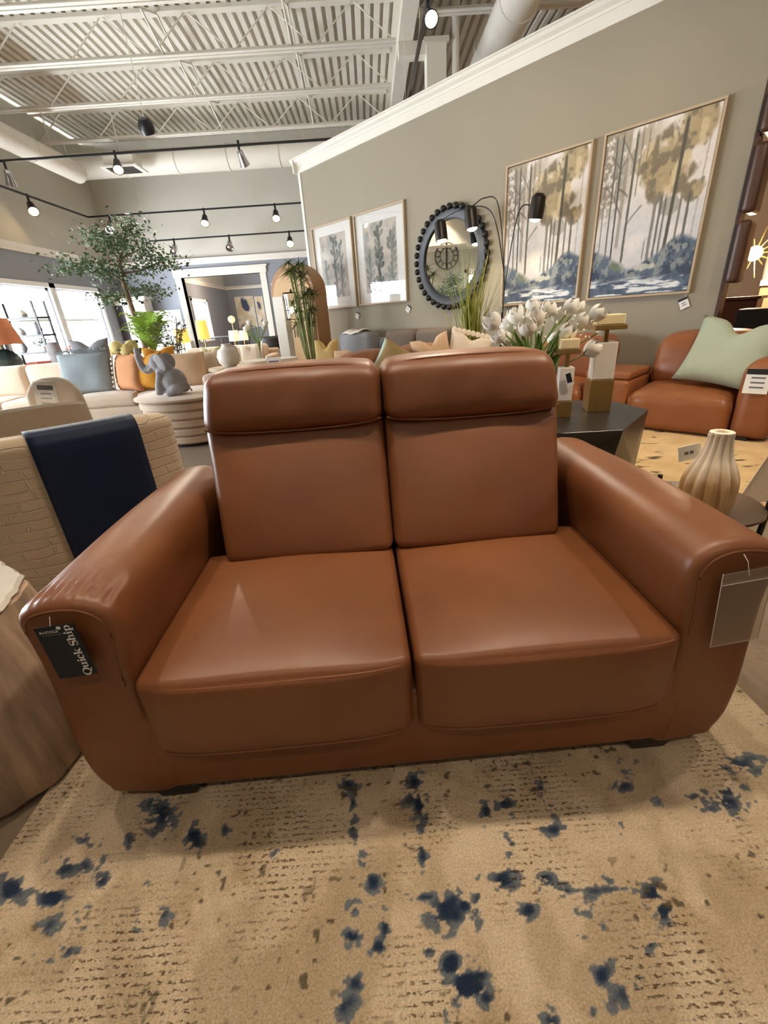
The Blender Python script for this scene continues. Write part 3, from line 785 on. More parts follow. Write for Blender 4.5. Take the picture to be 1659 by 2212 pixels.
def g_stem(mb, x, y0, y1, foot=True, head='l'):
    bar(mb, x - TH / 2, x + TH / 2, y0, y1)
    if foot: bar(mb, x - .15, x + .15, y0, y0 + .05)
    if head == 'l': mb.add([(x - .16, 0, y1 - .05), (x - TH / 2 + .01, 0, y1 - .10), (x - TH / 2 + .01, 0, y1), (x - .16, 0, y1 - .02)], [(0, 1, 2, 3)])
def glyph(ch):
    mb = MB()
    if ch == 'Q':
        stroke(mb, arc(.42, .36, .34, .34, 0, 360, 40), contrast); stroke(mb, [(.38, .06), (.5, -.06), (.62, -.14), (.78, -.13)], (.08, .1)); return mb, .86
    if ch == 'u':
        g_stem(mb, .14, .12, .5, False); stroke(mb, [(.14, .14)] + arc(.27, .14, .13, .13, 180, 300, 8) + [(.46, .12)], (.13, .05)); g_stem(mb, .50, 0, .5); return mb, .68
    if ch == 'i': g_stem(mb, .17, 0, .5); mb.add([(x, 0, y) for x, y in arc(.17, .66, .095, .095, 0, 340, 16)], [tuple(range(17))]); return mb, .34
    if ch == 'c': stroke(mb, arc(.26, .25, .2, .24, 40, 320, 24), lambda t, dx, dy: TN + (TH - TN) * abs(dy) ** 1.2 * (1 if .2 < t < .8 else .5)); mb.add([(x, 0, y) for x, y in arc(.39, .38, .07, .07, 0, 340, 12)], [tuple(range(13))]); return mb, .5
    if ch == 'k':
        g_stem(mb, .15, 0, .74); stroke(mb, [(.22, .2), (.5, .46)], (.06, .05)); bar(mb, .4, .62, .45, .5); stroke(mb, [(.32, .28), (.54, .04)], (.15, .15)); bar(mb, .42, .68, 0, .05); return mb, .68
    if ch == 'S':
        pts = arc(.29, .52, .2, .18, 40, 180, 12) + arc(.29, .52, .2, .16, 190, 250, 6) + arc(.29, .18, .22, .18, 70, -10, 8) + arc(.29, .18, .22, .2, -20, -150, 12)
        stroke(mb, pts, lambda t, dx, dy: TN + (TH + .02 - TN) * math.exp(-((t - .5) / .22) ** 2)); bar(mb, .45, .50, .5, .72); bar(mb, .06, .11, -.02, .2); return mb, .58
    if ch == 'h':
        g_stem(mb, .15, 0, .74); stroke(mb, [(.2, .36)] + arc(.36, .36, .14, .13, 130, 0, 8) + [(.5, .2)], (.06, .13)); g_stem(mb, .5, 0, .36, True, None); return mb, .68
    if ch == 'p':
        g_stem(mb, .15, -.22, .5); stroke(mb, arc(.33, .25, .2, .22, 140, -140, 20), contrast); return mb, .6
    return mb, .26
def word(s, size, m, parent, mtx, name='lettering'):
    mb = MB(); x = 0
    for ch in s:
        g, adv = glyph(ch)
        mb.add(g.v, g.f, Matrix.Translation((x, 0, 0))); x += adv
    o = mb.build(name, m, parent, smooth=False); o.matrix_local = mtx @ Matrix.Scale(size, 4); return o, x * size
# quick ship tag hanging on the left arm
yl = -.022
tl, tr, bl = sY(72, 1358, yl), sY(158, 1346, yl), sY(130, 1466, yl - .004)
Mx, tw, th = quad_frame(tl, tr, bl)
tagq = E('hang_tag', (0, 0, 0), 0, 'dark navy Quick Ship tag hanging on the left arm of the loveseat', 'tag'); tagq.matrix_world = SM @ Mx
MB().box(0, tw, -.0008, .0008, 0, th).build('card', M['tagnavy'], tagq, smooth=False)
# letters run up the right side of the card
lw, wl = word('Quick Ship', .026, M['paper'], tagq, Matrix.Identity(4))
k = (th * .98) / wl
lw.matrix_local = Matrix.Translation((tw - .009, -.0016, .001)) @ Matrix.Rotation(R(-90), 4, 'Y') @ Matrix.Scale(.026 * k, 4)
text_mesh('stock_line', 'IN-STOCK', .0082, M['paper'], tagq, (tw * .33, -.0016, th * .90), (R(90), 0, 0), .0001)
MB().box(tw * .12, tw * .66, -.0012, -.0008, th * .838, th * .848).build('small_line', M['inkgrey'], tagq, smooth=False)
MB().sphere((0, 0, 0), .0048, 10, 6, (1, .1, .8)).build('leaf_mark', M['paper'], tagq, (tw * .60, -.0012, th * .955))
MB().tube([(tw * .42, 0, th), (tw * .45, .006, th + .018)], .0007, 5).build('string', M['paper'], tagq)
# clear price sleeve on the right arm
yl = -.020
tl, tr, bl = sY(1546, 1244, yl), sY(1658, 1224, yl), sY(1534, 1398, yl)
Mx, tw, th = quad_frame(tl, tr, bl)
slv = E('price_sleeve', (0, 0, 0), 0, 'empty clear plastic price sleeve hanging on the right arm of the loveseat', 'sleeve'); slv.matrix_world = SM @ Mx
MB().box(0, tw, -.0008, .0008, 0, th).build('pocket', M['plastic'], slv, smooth=False)
MB().box(.001, tw - .001, -.003, .0015, th * .86, th).build('header_strip', M['plastic'], slv, smooth=False, bevel=.0008)
mb = MB()
for a, b in (((0, 0, 0), (tw, 0, 0)), ((0, 0, 0), (0, 0, th)), ((tw, 0, 0), (tw, 0, th)), ((0, -.003, th * .86), (tw, -.003, th * .86))): mb.tube([a, b], .0009, 5)
mb.build('welded_rim', M['plasticrim'], slv)
MB().tube([(tw * .5, -.003, th * .93), (tw * .42, -.003, th + .022), (tw * .40, .008, th + .035)], .0009, 5).build('string', M['plasticrim'], slv)

# ------------------------------------------------------------------ rug under the loveseat
RX0, RX1, RY0, RY1 = -.935, 1.04, -1.1, 1.62
xs = np.concatenate([np.linspace(RX0, RX1, 640)]); ys = np.concatenate([np.linspace(RY0, .2, 12)[:-1], np.linspace(.2, .98, 290), np.linspace(.98, RY1, 8)[1:]])
X, Y = np.meshgrid(xs, ys)
base = np.zeros(X.shape + (3,)) + np.array([212, 192, 164.])
n1 = fbm(X * 5, Y * 5, 3); n2 = fbm(X * 14, Y * 14, 9); n3 = fbm(X * 62, Y * 84, 21, 3); n4 = fbm(X * 30, Y * 34, 33, 3)
img = mixc(base, (192, 170, 140), sstep(.45, .65, n1)); img = mixc(img, (220, 202, 174), sstep(.5, .7, n2) * .7)
img = mixc(img, (174, 154, 126), sstep(.52, .7, fbm(X * 8, Y * 6, 41)) * .6)
# navy distressed marks, where the photograph shows them (pixel x, y, size x, size y, strength)
BL = [(893, 1705, 16, 30, 1.2), (905, 1740, 11, 20, 1.2), (912, 1790, 8, 60, .55), (912, 1840, 9, 22, 1), (750, 1695, 18, 14, .8), (762, 1735, 6, 16, .9), (763, 1790, 9, 30, 1.1),
      (785, 1860, 10, 20, .8), (805, 1910, 16, 24, 1.1), (770, 1960, 14, 16, .8), (800, 1955, 6, 18, .7), (830, 2005, 10, 30, .9), (765, 2025, 16, 14, 1), (818, 2045, 14, 16, 1.1), (753, 2070, 10, 18, .6), (765, 2120, 14, 16, .7), (752, 2180, 20, 26, .7),
      (350, 1765, 26, 26, .9), (420, 1805, 14, 26, 1), (330, 1740, 20, 14, .7), (190, 1815, 24, 10, .6), (280, 1825, 8, 16, .8), (140, 1880, 30, 18, .8), (110, 1935, 24, 20, 1.0), (30, 1920, 30, 20, 1.1), (225, 1905, 16, 22, .8), (185, 1870, 10, 10, .8), (355, 1972, 18, 16, 1.0), (300, 1990, 10, 16, .7),
      (110, 1995, 20, 16, .7), (170, 1970, 40, 26, .5), (150, 2050, 16, 14, .6), (85, 2080, 20, 12, .6), (320, 1935, 10, 20, .6), (240, 1860, 14, 12, .7), (490, 1795, 8, 12, .5), (595, 1845, 8, 8, .6),
      (1050, 1740, 10, 26, .8), (1085, 1735, 16, 16, .9), (1100, 1790, 8, 40, .6), (1190, 1755, 14, 24, .6), (1195, 1790, 16, 14, .9), (1330, 1790, 12, 14, 1.0), (1297, 1785, 8, 8, .7), (1345, 1700, 14, 14, .7), (1170, 1700, 10, 14, .7), (1355, 1650, 20, 14, .7), (1425, 1730, 12, 8, .8),
      (1600, 1650, 36, 14, 1.0), (1560, 1735, 40, 20, 1.0), (1580, 1710, 22, 12, .9), (1500, 1720, 14, 14, .8), (1540, 1745, 20, 12, .9), (1640, 1665, 16, 8, .7),
      (915, 1938, 24, 8, 1.0), (960, 1960, 28, 34, 1.05), (1030, 1940, 10, 36, 1.1), (1085, 1900, 24, 16, .9), (1005, 1955, 16, 14, .8), (1140, 1962, 14, 16, 1.0), (1180, 1905, 16, 14, .8), (1220, 1925, 26, 12, .8), (1315, 1922, 44, 9, 1.0), (1320, 1902, 14, 10, .8), (1410, 1930, 20, 20, 1.05), (1435, 1965, 16, 22, 1.0), (1255, 1965, 26, 30, .7), (1275, 2010, 24, 20, .5), (1390, 2000, 8, 10, .7),
      (975, 2085, 14, 18, 1.2), (1005, 2130, 28, 24, 1.3), (1040, 2105, 16, 14, .8), (1050, 2160, 14, 18, 1.0), (1025, 2070, 12, 10, .6), (1300, 2105, 24, 26, .9), (1345, 2150, 22, 28, .85), (1370, 2080, 14, 30, .6), (1405, 2040, 14, 18, .8), (925, 2055, 8, 8, .9), (1190, 2200, 16, 20, .8), (960, 2190, 10, 22, .6), (1280, 2190, 10, 10, .6), (1165, 2195, 10, 10, .6)]
fld = np.zeros_like(X)
for u, v, sx, sy, st in BL:
    c = atZ(u, v, .012); ex = atZ(u + sx, v, .012); ey = atZ(u, v + sy, .012)
    jx = np.array([[ex.x - c.x, ey.x - c.x], [ex.y - c.y, ey.y - c.y]]); iv = np.linalg.inv(jx)
    dx, dy = X - c.x, Y - c.y; a = iv[0, 0] * dx + iv[0, 1] * dy; b = iv[1, 0] * dx + iv[1, 1] * dy
    fld = np.maximum(fld, st * np.exp(-.5 * (a * a + b * b)))
scat = sstep(.60, .70, fbm(X * 3 + 9, Y * 3, 51)) * (Y < .25)
fld = np.maximum(fld, .8 * scat)
nv = fld * 1.0 + (n3 - .5) * 1.9 + (n4 - .5) * 1.7
mk = sstep(.42, .60, nv) * sstep(.10, .2, fld)
navc = mixc(np.zeros_like(img) + np.array([104, 112, 120.]), (26, 42, 68), sstep(.55, 1.1, fld + (n4 - .5) * 1.2))
img = img * (1 - (mk * .95)[..., None]) + navc * (mk * .95)[..., None]
sp = sstep(.735, .80, fbm(X * 60, Y * 70, 77, 2)) * sstep(.45, .6, n1); img = mixc(img, (84, 76, 58), sp * .8)
nxg, nyg = len(xs), len(ys)
hz = .012 + .0022 * (fbm(X * 30, Y * 34, 61, 2) - .5)
V = np.stack([X, Y, hz], -1).reshape(-1, 3)
idx = np.arange(nxg - 1)[None, :] + nxg * np.arange(nyg - 1)[:, None]
Fq = np.stack([idx, idx + 1, idx + nxg + 1, idx + nxg], -1).reshape(-1, 4)
me = D.meshes.new('rug_pile'); me.from_pydata(V.tolist(), [], Fq.tolist())
c = np.clip(img / 255, 0, 1); c = np.where(c <= .04045, c / 12.92, ((c + .055) / 1.055) ** 2.4).reshape(-1, 3)
me.color_attributes.new('Col', 'FLOAT_COLOR', 'POINT').data.foreach_set('color', np.concatenate([c, np.ones((len(c), 1))], 1).ravel().astype(np.float32))
rm = D.materials.new('distressed_rug'); rm.use_nodes = True; t = rm.node_tree; b = t.nodes['Principled BSDF']
b.inputs['Roughness'].default_value = .95; b.inputs['Specular IOR Level'].default_value = .1; b.inputs['Sheen Weight'].default_value = .15
vc = nn(t, 'ShaderNodeVertexColor', layer_name='Col'); tc = nn(t, 'ShaderNodeTexCoord')
mp = nn(t, 'ShaderNodeMapping'); mp.inputs['Scale'].default_value = (95, 150, 1); t.links.new(tc.outputs['Object'], mp.inputs[0])
dz = nn(t, 'ShaderNodeTexNoise'); dz.inputs['Scale'].default_value = 1; dz.inputs['Detail'].default_value = 2; t.links.new(mp.outputs[0], dz.inputs['Vector'])
wv = nn(t, 'ShaderNodeTexWave', wave_type='BANDS', bands_direction='Y'); wv.inputs['Scale'].default_value = 24; wv.inputs['Distortion'].default_value = 1.2; wv.inputs['Detail'].default_value = 1; wv.inputs['Detail Scale'].default_value = 8
t.links.new(tc.outputs['Object'], wv.inputs['Vector'])
pm = nn(t, 'ShaderNodeTexNoise'); pm.inputs['Scale'].default_value = 4.5; pm.inputs['Detail'].default_value = 3; t.links.new(tc.outputs['Object'], pm.inputs['Vector'])
def mth(op, a, b_=None, clamp=False):
    n = nn(t, 'ShaderNodeMath', operation=op); n.use_clamp = clamp
    for i, q in enumerate((a, b_)):
        if q is None: continue
        if isinstance(q, (int, float)): n.inputs[i].default_value = q
        else: t.links.new(q, n.inputs[i])
    return n.outputs[0]
s1 = mth('MULTIPLY', mth('SUBTRACT', dz.outputs['Fac'], .50), 9, True)
s2 = mth('MULTIPLY', mth('SUBTRACT', wv.outputs['Fac'], .5), 4, True)
s3 = mth('MULTIPLY', mth('SUBTRACT', pm.outputs['Fac'], .46), 8, True)
dash = mth('MULTIPLY', mth('MULTIPLY', s1, s2), s3)
mx = nn(t, 'ShaderNodeMix', data_type='RGBA', blend_type='MULTIPLY'); t.links.new(mth('MULTIPLY', dash, .85), mx.inputs[0]); t.links.new(vc.outputs[0], mx.inputs[6]); mx.inputs[7].default_value = (*lin((128, 98, 58)), 1)
fz = nn(t, 'ShaderNodeTexNoise'); fz.inputs['Scale'].default_value = 260; fz.inputs['Detail'].default_value = 3; t.links.new(tc.outputs['Object'], fz.inputs['Vector'])
mx2 = nn(t, 'ShaderNodeMix', data_type='RGBA', blend_type='MULTIPLY'); mx2.inputs[0].default_value = .8; t.links.new(mx.outputs[2], mx2.inputs[6])
rp = nn(t, 'ShaderNodeValToRGB'); rp.color_ramp.elements[0].position = .3; rp.color_ramp.elements[1].position = .7; rp.color_ramp.elements[0].color = (.62, .6, .56, 1); rp.color_ramp.elements[1].color = (1.1, 1.08, 1.05, 1)
t.links.new(fz.outputs['Fac'], rp.inputs[0]); t.links.new(rp.outputs[0], mx2.inputs[7]); t.links.new(mx2.outputs[2], b.inputs['Base Color'])
hb = mth('SUBTRACT', fz.outputs['Fac'], mth('MULTIPLY', dash, 1.0))
bp = nn(t, 'ShaderNodeBump'); bp.inputs['Strength'].default_value = .8; bp.inputs['Distance'].default_value = .004; t.links.new(hb, bp.inputs['Height']); t.links.new(bp.outputs[0], b.inputs['Normal'])
rug = E('area_rug', (0, 0, 0), 0, 'beige distressed rug with navy blotches under the loveseat', 'rug')
me.materials.append(rm); me.polygons.foreach_set('use_smooth', [True] * len(me.polygons)); link('rug_pile', me, rug)
MB().box(RX0, RX1, RY0, RY1, .001, .0105).build('rug_backing', mat('jute_backing', (170, 140, 100), .95, var=.2, vs=80), rug, smooth=False)

# ================================================================== ON THE ANGLED PARTITION
def wallthing(name, s, z, label, cat, c=None, group=None):
    return E(name, Wp(s, (CW if c is None else c), z), WROT, label, cat, group)
def frame_parts(root, w, h, fw, fd, m, y0=-.0):
    """four mitred frame bars, front face at -fd"""
    for nm, a in (('frame_rail', (-w / 2, w / 2, 0, fw)), ('frame_rail', (-w / 2, w / 2, h - fw, h)), ('frame_stile', (-w / 2, -w / 2 + fw, fw, h - fw)), ('frame_stile', (w / 2 - fw, w / 2, fw, h - fw))):
        MB().box(a[0], a[1], -fd, y0, a[2], a[3]).build(nm, m, root, smooth=False, bevel=.003)
# --- forest painting, brushed in numpy
def forest(nx=210, ny=310, seed=5):
    U, T = np.meshgrid(np.linspace(0, 1, nx), np.linspace(0, 1, ny))
    n1 = fbm(U * 5, T * 6, seed); n2 = fbm(U * 14, T * 14, seed + 7); n3 = fbm(U * 30, T * 40, seed + 3); ns = fbm(U * 6, T * 60, seed + 11)
    img = np.zeros((ny, nx, 3)) + np.array([222, 214, 204.])
    img = mixc(img, (206, 204, 204), sstep(.3, .6, 1 - T))
    img = mixc(img, (232, 226, 218), sstep(.5, .7, n1) * .6)
    wn = U + .04 * (n2 - .5)
    # grey-brown branchy mass at the upper left
    L = sstep(.34, .12, wn) * sstep(.42, .62, T + .1 * (n1 - .5)); img = mixc(img, (140, 132, 118), L * sstep(.38, .55, n3) * .9); L2_ = sstep(.62, .36, wn) * sstep(.55, .8, T + .1 * (n1 - .5)); img = mixc(img, (158, 146, 124), L2_ * sstep(.45, .6, n2) * .75)
    # ochre foliage
    fo = np.exp(-(((U - .62) / .26) ** 2 + ((T - .72 - .05 * (n1 - .5)) / .22) ** 2)); fo = np.maximum(fo, .95 * np.exp(-(((U - .85) / .2) ** 2 + ((T - .92) / .16) ** 2)))
    fo = np.maximum(fo, .9 * np.exp(-(((U - .88) / .14) ** 2 + ((T - .58) / .07) ** 2)))
    fm = sstep(.38, .62, fo + .55 * (n2 - .5) + .4 * (n1 - .5)); oc = mixc(np.zeros_like(img) + np.array([168, 148, 110.]), (118, 106, 82), sstep(.45, .6, n2)); oc = mixc(oc, (198, 178, 138), sstep(.55, .68, fbm(U * 9, T * 9, seed + 21)))
    img = img * (1 - .9 * fm[..., None]) + oc * .9 * fm[..., None]
    gv = sstep(.45, .6, np.exp(-(((U - .70) / .12) ** 2 + ((T - .52) / .07) ** 2)) + .5 * (n2 - .5)); img = mixc(img, (150, 144, 132), gv * .7)
    # trunks: (x at foot, x at top, width, base t, top t, colour)
    for xb, xt, w, tb, tt, col, al in ((.05, .04, .010, .28, .75, (120, 116, 108), .7), (.13, .11, .012, .22, 1, (96, 94, 88), .8), (.19, .17, .014, .2, 1, (84, 84, 80), .9), (.23, .235, .028, .3, 1, (150, 142, 128), .7), (.30, .31, .018, .2, 1, (96, 94, 84), .9), (.345, .36, .010, .6, 1, (130, 120, 100), .7), (.40, .42, .008, .7, 1, (120, 108, 86), .6), (.56, .57, .022, .2, .62, (128, 124, 116), .9), (.61, .62, .016, .18, .62, (104, 102, 98), .9), (.655, .66, .014, .2, .6, (112, 110, 104), .85), (.70, .74, .024, .2, 1, (88, 84, 70), .95), (.79, .80, .016, .2, .6, (124, 120, 110), .85), (.86, .87, .018, .24, .6, (100, 98, 90), .9), (.93, .95, .01, .3, .9, (150, 146, 136), .5), (.52, .50, .006, .2, .36, (80, 80, 80), .7)):
        xc = xb + (xt - xb) * T + .008 * (fbm(T * 6, T * 0 + xb * 50, 2) - .5)
        w = w * 1.35; m = (1 - sstep(w * .35, w * .6, np.abs(U - xc) + .006 * (n3 - .5))) * sstep(tb, tb + .03, T) * (1 - sstep(tt - .05, tt, T)); img = mixc(img, col, np.clip(m * al * (.85 + .5 * n3), 0, 1))
    for x0, t0, dx, dt in ((.31, .45, .12, .1), (.24, .5, -.1, .12), (.17, .6, -.12, .1), (.11, .7, .12, .14), (.2, .75, -.12, .12), (.3, .8, -.14, .16), (.28, .62, -.1, .06)):
        for k in range(30):
            q = k / 29; m = np.exp(-(((U - x0 - dx * q) / .005) ** 2 + ((T - t0 - dt * q ** .8) / .006) ** 2)); img = mixc(img, (104, 98, 88), np.clip(m, 0, 1) * .6)
    # undergrowth and water
    line = .24 + .06 * np.cos((U - .0) * 7.5) + .05 * (U > .75) * (U - .75) * 4 + .06 * (n1 - .5)
    bush = sstep(.02, -.02, T - line - .03 * (n2 - .5)); bc = mixc(np.zeros_like(img) + np.array([92, 106, 122.]), (60, 72, 90), sstep(.45, .62, n2)); bc = mixc(bc, (150, 156, 150), sstep(.52, .64, fbm(U * 18, T * 18, seed + 31)) * .8)
    gb = np.exp(-(((U - .28) / .12) ** 2 + ((T - .2) / .05) ** 2)); bc = mixc(bc, (112, 122, 104), sstep(.4, .7, gb + .4 * (n2 - .5))); yb = np.exp(-(((U - .55) / .2) ** 2 + ((T - .17) / .03) ** 2)); bc = mixc(bc, (204, 204, 184), sstep(.5, .8, yb + .6 * (n3 - .5)) * .8)
    img = img * (1 - bush[..., None]) + bc * bush[..., None]
    wat = sstep(.12, .09, T + .02 * (n1 - .5)); img = mixc(img, (84, 100, 122), wat * .7); img = mixc(img, (226, 230, 232), wat * sstep(.5, .62, ns)); img = mixc(img, (60, 70, 88), sstep(.05, .02, np.abs(T - .115 - .03 * (U - .5))) * .5 * sstep(.4, .6, n1))
    return img + (n3 - .5)[..., None] * 14
FOR = forest(); VC = vcmat('painted_canvas', .75, bump=.25, bs=90)
for sa, sb, z0, z1, lab in ((3.425, 2.425, 1.115, 2.595, 'forest painting beside the beaded mirror, left of the pair in thin wood frames'), (2.320, 1.318, 1.115, 2.605, 'forest painting nearest the right end of the wall, in a thin wood frame')):
    w = sa - sb; h = z1 - z0; r = wallthing('framed_painting', (sa + sb) / 2, z0, lab, 'painting', group='pair of forest paintings')
    frame_parts(r, w, h, .022, .05, M['oak'])
    canvas('canvas_print', w - .056, h - .056, FOR, VC, r, (0, 0, .028), -.034)
    MB().box(-w / 2 + .026, w / 2 - .026, -.03, -.004, .026, h - .026).build('stretcher', M['dkwood'], r, smooth=False)
# --- cactus prints behind glass
def cactus(nx=110, ny=150, seed=3, flip=False):
    U, T = np.meshgrid(np.linspace(0, 1, nx), np.linspace(0, 1, ny)); r = random.Random(seed)
    n1 = fbm(U * 4, T * 5, seed); n2 = fbm(U * 16, T * 18, seed + 5)
    img = np.zeros((ny, nx, 3)) + np.array([196, 186, 172.]); img = mixc(img, (168, 164, 156), sstep(.45, .65, n1)); img = mixc(img, (206, 200, 190), sstep(.55, .7, fbm(U * 3, T * 3, seed + 9)))
    def lobe(x, t, a, b, ang, col, al):
        nonlocal img
        c, s = math.cos(ang), math.sin(ang); dx, dt = (U - x), (T - t) * 1.35; p = c * dx + s * dt; q = -s * dx + c * dt
        m = sstep(1.1, .85, (p / a) ** 2 + (q / b) ** 2 + .3 * (n2 - .5)); img = mixc(img, col, m * al)
    lobe(.4 if not flip else .35, .9, .12, .14, 0, (150, 150, 146), .7); lobe(.12, .82, .06, .1, 0, (138, 140, 134), .6)
    for k in range(3):
        x0 = .2 + .3 * k + r.uniform(-.05, .05); top = (.6, .9, .74)[k]; t = 0
        col = [(120, 126, 120), (72, 78, 72), (98, 104, 98)][k]
        while t < top:
            lobe(x0 + r.uniform(-.02, .02), t + .05, .05, .085, r.uniform(-.25, .25), tuple(np.array(col) + r.uniform(-16, 16)), .9)
            for sd in (-1, 1):
                if r.random() < .62: lobe(x0 + sd * r.uniform(.07, .1), t + .07 + r.uniform(0, .05), .042, .075, -sd * r.uniform(.3, .8), tuple(np.array(col) + r.uniform(-22, 40)), .85)
            t += .105
    return img + (n2 - .5)[..., None] * 16
AG = vcmat('art_print', .5)
for sa, sb, z0, z1, seed, lab in ((7.335, 6.262, 1.275, 2.585, 3, 'framed grey cactus print nearest the left end of the wall'), (6.195, 5.078, 1.28, 2.585, 8, 'framed grey cactus print next to the beaded round mirror')):
    w = sa - sb; h = z1 - z0; r = wallthing('framed_print', (sa + sb) / 2, z0, lab, 'picture', group='pair of cactus prints')
    frame_parts(r, w, h, .025, .045, M['oak'])
    MB().box(-w / 2 + .02, w / 2 - .02, -.016, -.008, .02, h - .02).build('mat_board', M['paper'], r, smooth=False)
    canvas('art_print', w * .66, h * .74, cactus(seed=seed, flip=seed == 8), AG, r, (0, 0, h * .135), -.0175)
    MB().box(-w / 2 + .02, w / 2 - .02, -.030, -.027, .02, h - .02).build('glass_pane', M['artglass'], r, smooth=False)
# --- round mirror with beaded frame
mr = wallthing('beaded_mirror', 4.25, 1.755, 'round mirror with a black frame ringed by dark beads', 'mirror')
RB = .600
nr = 36; bead = MB().sphere((0, 0, 0), .041, 12, 8).mesh('bead', M['black'])
for i in range(nr):
    a = 2 * math.pi * i / nr; link('bead', bead, mr, (RB * math.cos(a), -.05, RB * math.sin(a)))
def annulus(r0, r1, y0, y1, n=64):
    mb = MB(); pr = [(r0, y0), (r0, y1), (r0 + .015, y1 - .008), (r1 - .015, y1 - .008), (r1, y1 + .01), (r1, y0)]
    v = []; f = []; k = len(pr)
    for i in range(n):
        a = 2 * math.pi * i / n
        for r_, y in pr: v.append((r_ * math.cos(a), y, r_ * math.sin(a)))
    for i in range(n):
        for j in range(k): f.append((i * k + j, i * k + (j + 1) % k, ((i + 1) % n) * k + (j + 1) % k, ((i + 1) % n) * k + j))
    return mb.add(v, f)
annulus(.46, .585, 0, -.045).build('mirror_frame', mat('blue_black_frame', (34, 37, 42), .4, var=.15), mr)
n = 64; MB().add([(.47 * math.cos(2 * math.pi * i / n), -.022, .47 * math.sin(2 * math.pi * i / n)) for i in range(n)], [tuple(range(n))]).build('mirror_glass', M['mirror'], mr, smooth=False)
# --- little price tags hung below the art
for s, z, rot, lab in ((6.30, 1.136, 25, 'small white price tag below the left cactus print'), (5.085, 1.175, 38, 'small white price tag below the right cactus print'), (1.352, 1.027, -24, 'small white price tag below the right forest painting')):
    t = wallthing('price_tag', s, z, lab, 'tag', c=CW - .012, group='price tags on the wall')
    mb = MB().box(-.04, .04, -.002, .002, -.05, .05); mb.build('card', M['paper'], t, rot=(0, R(rot), 0), smooth=False)
    MB().box(-.04, .04, -.003, -.002, .028, .05).build('header_band', M['ink'], t, rot=(0, R(rot), 0), smooth=False)
    MB().box(-.02, .02, -.003, -.002, -.02, -.012).box(-.02, .015, -.003, -.002, 0, .008).build('print_lines', M['inkgrey'], t, rot=(0, R(rot), 0), smooth=False)
    MB().tube([(0, 0, .045), (.01, .004, .1)], .002, 4).build('string', M['paper'], t)
# --- brown cushioned panels on the end of the partition
for (u0, v0), (u1, v1), lab in (((1668, 200), (1652, 290), 'topmost brown padded panel on the right end of the wall'), ((1641, 312), (1612, 462), 'middle brown padded panel on the right end of the wall'), ((1603, 478), (1572, 612), 'lowest brown padded panel on the right end of the wall')):
    a, b = atW(u0, v0, CW), atW(u1, v1, CW); o = E('padded_panel', Wp(SR - .035, CW - .08, b.z), WROT, lab, 'panel', 'brown panels on the wall end'); h = a.z - b.z
    roundbox(0, .10, -.02, .27, 0, h, .035, None, 4, 3).build('pad', M['dkwood'], o)
    MB().box(-.012, 0.012, 0, .25, .02, h - .02).build('mount_plate', M['black'], o, smooth=False)

# ================================================================== LEATHER SECTIONAL BY THE PARTITION
L2 = M['leather2']
def puff(k, axis, sgn):
    def fn(x, y, z, u, v, w):
        uvw = [u, v, w]; b = 1
        for i in range(3):
            if i != axis: b *= max(0, 1 - uvw[i] ** 2) ** .6
        if uvw[axis] * sgn > 0:
            d = k * b * abs(uvw[axis])
            if axis == 0: x += sgn * d
            elif axis == 1: y += sgn * d
            else: z += sgn * d
        z += .003 * hn(x * 2, y * 2, z)
        return x, y, z
    return fn
RSS = .495
rs = E('reclining_sectional', Wp(RSS, 4.37), WROT, 'russet leather reclining sofa with console along the wall under the forest paintings', 'sofa')
def lb(x0, x1, y0, y1, z0, z1, r, fn=None, name='seat', n=8, par=None): return roundbox(x0, x1, y0, y1, z0, z1, r, fn, n, 4).build(name, L2, par or rs)
def rback(x, y, z, u, v, w): return (x, y + .22 * (z - .3) - .06 * (v < 0) * max(0, 1 - u * u) ** .5 * max(0, 1 - w * w) ** .5, z - .05 * abs(u) ** 4 * (w > 0))
def pleat(x, y, z, u, v, w):
    x, y, z = puff(.06, 2, 1)(x, y, z, u, v, w)
    if v < -.3 and w > -.6: y += .006 * math.sin(46 * u) * max(0, w + .6) * max(0, -.3 - u + .6)
    if w > .4: z += .02 * (v + 1) / 2 * w
    return x, y, z
lb(-.10, .19, -.02, .94, .02, .61, .10, puff(.035, 2, 1), 'arm')
lb(-.885, -.105, -.03, .72, .02, .325, .075, pleat, 'seat', 14)
lb(-.885, -.105, .46, .90, .30, .80, .12, rback, 'backrest', 12)
lb(-1.30, -.893, .0, .92, .02, .43, .04, None, 'console')
lb(-1.30, -.893, .02, .60, .43, .50, .025, None, 'console_lid')
lb(-2.08, -1.31, -.03, .72, .02, .325, .075, pleat, 'seat', 14)
lb(-2.08, -1.31, .46, .90, .30, .79, .12, rback, 'backrest', 12)
lb(-2.30, -2.09, -.02, .94, .02, .59, .10, puff(.035, 2, 1), 'arm')
for x0 in (-.87, -2.065):
    MB().tube([(x0 + .75 * i / 20, -.005 + .012 * math.sin(i), .292 + .012 * math.sin(math.pi * i / 20)) for i in range(21)], .004, 5).build('seam', M['seam'], rs)
for x, y in ((0, .05), (-2.2, .88), (-2.2, .05), (0, .88)): MB().box(x - .04, x + .04, y - .04, y + .04, 0, .04).build('foot', M['foot'], rs, smooth=False)
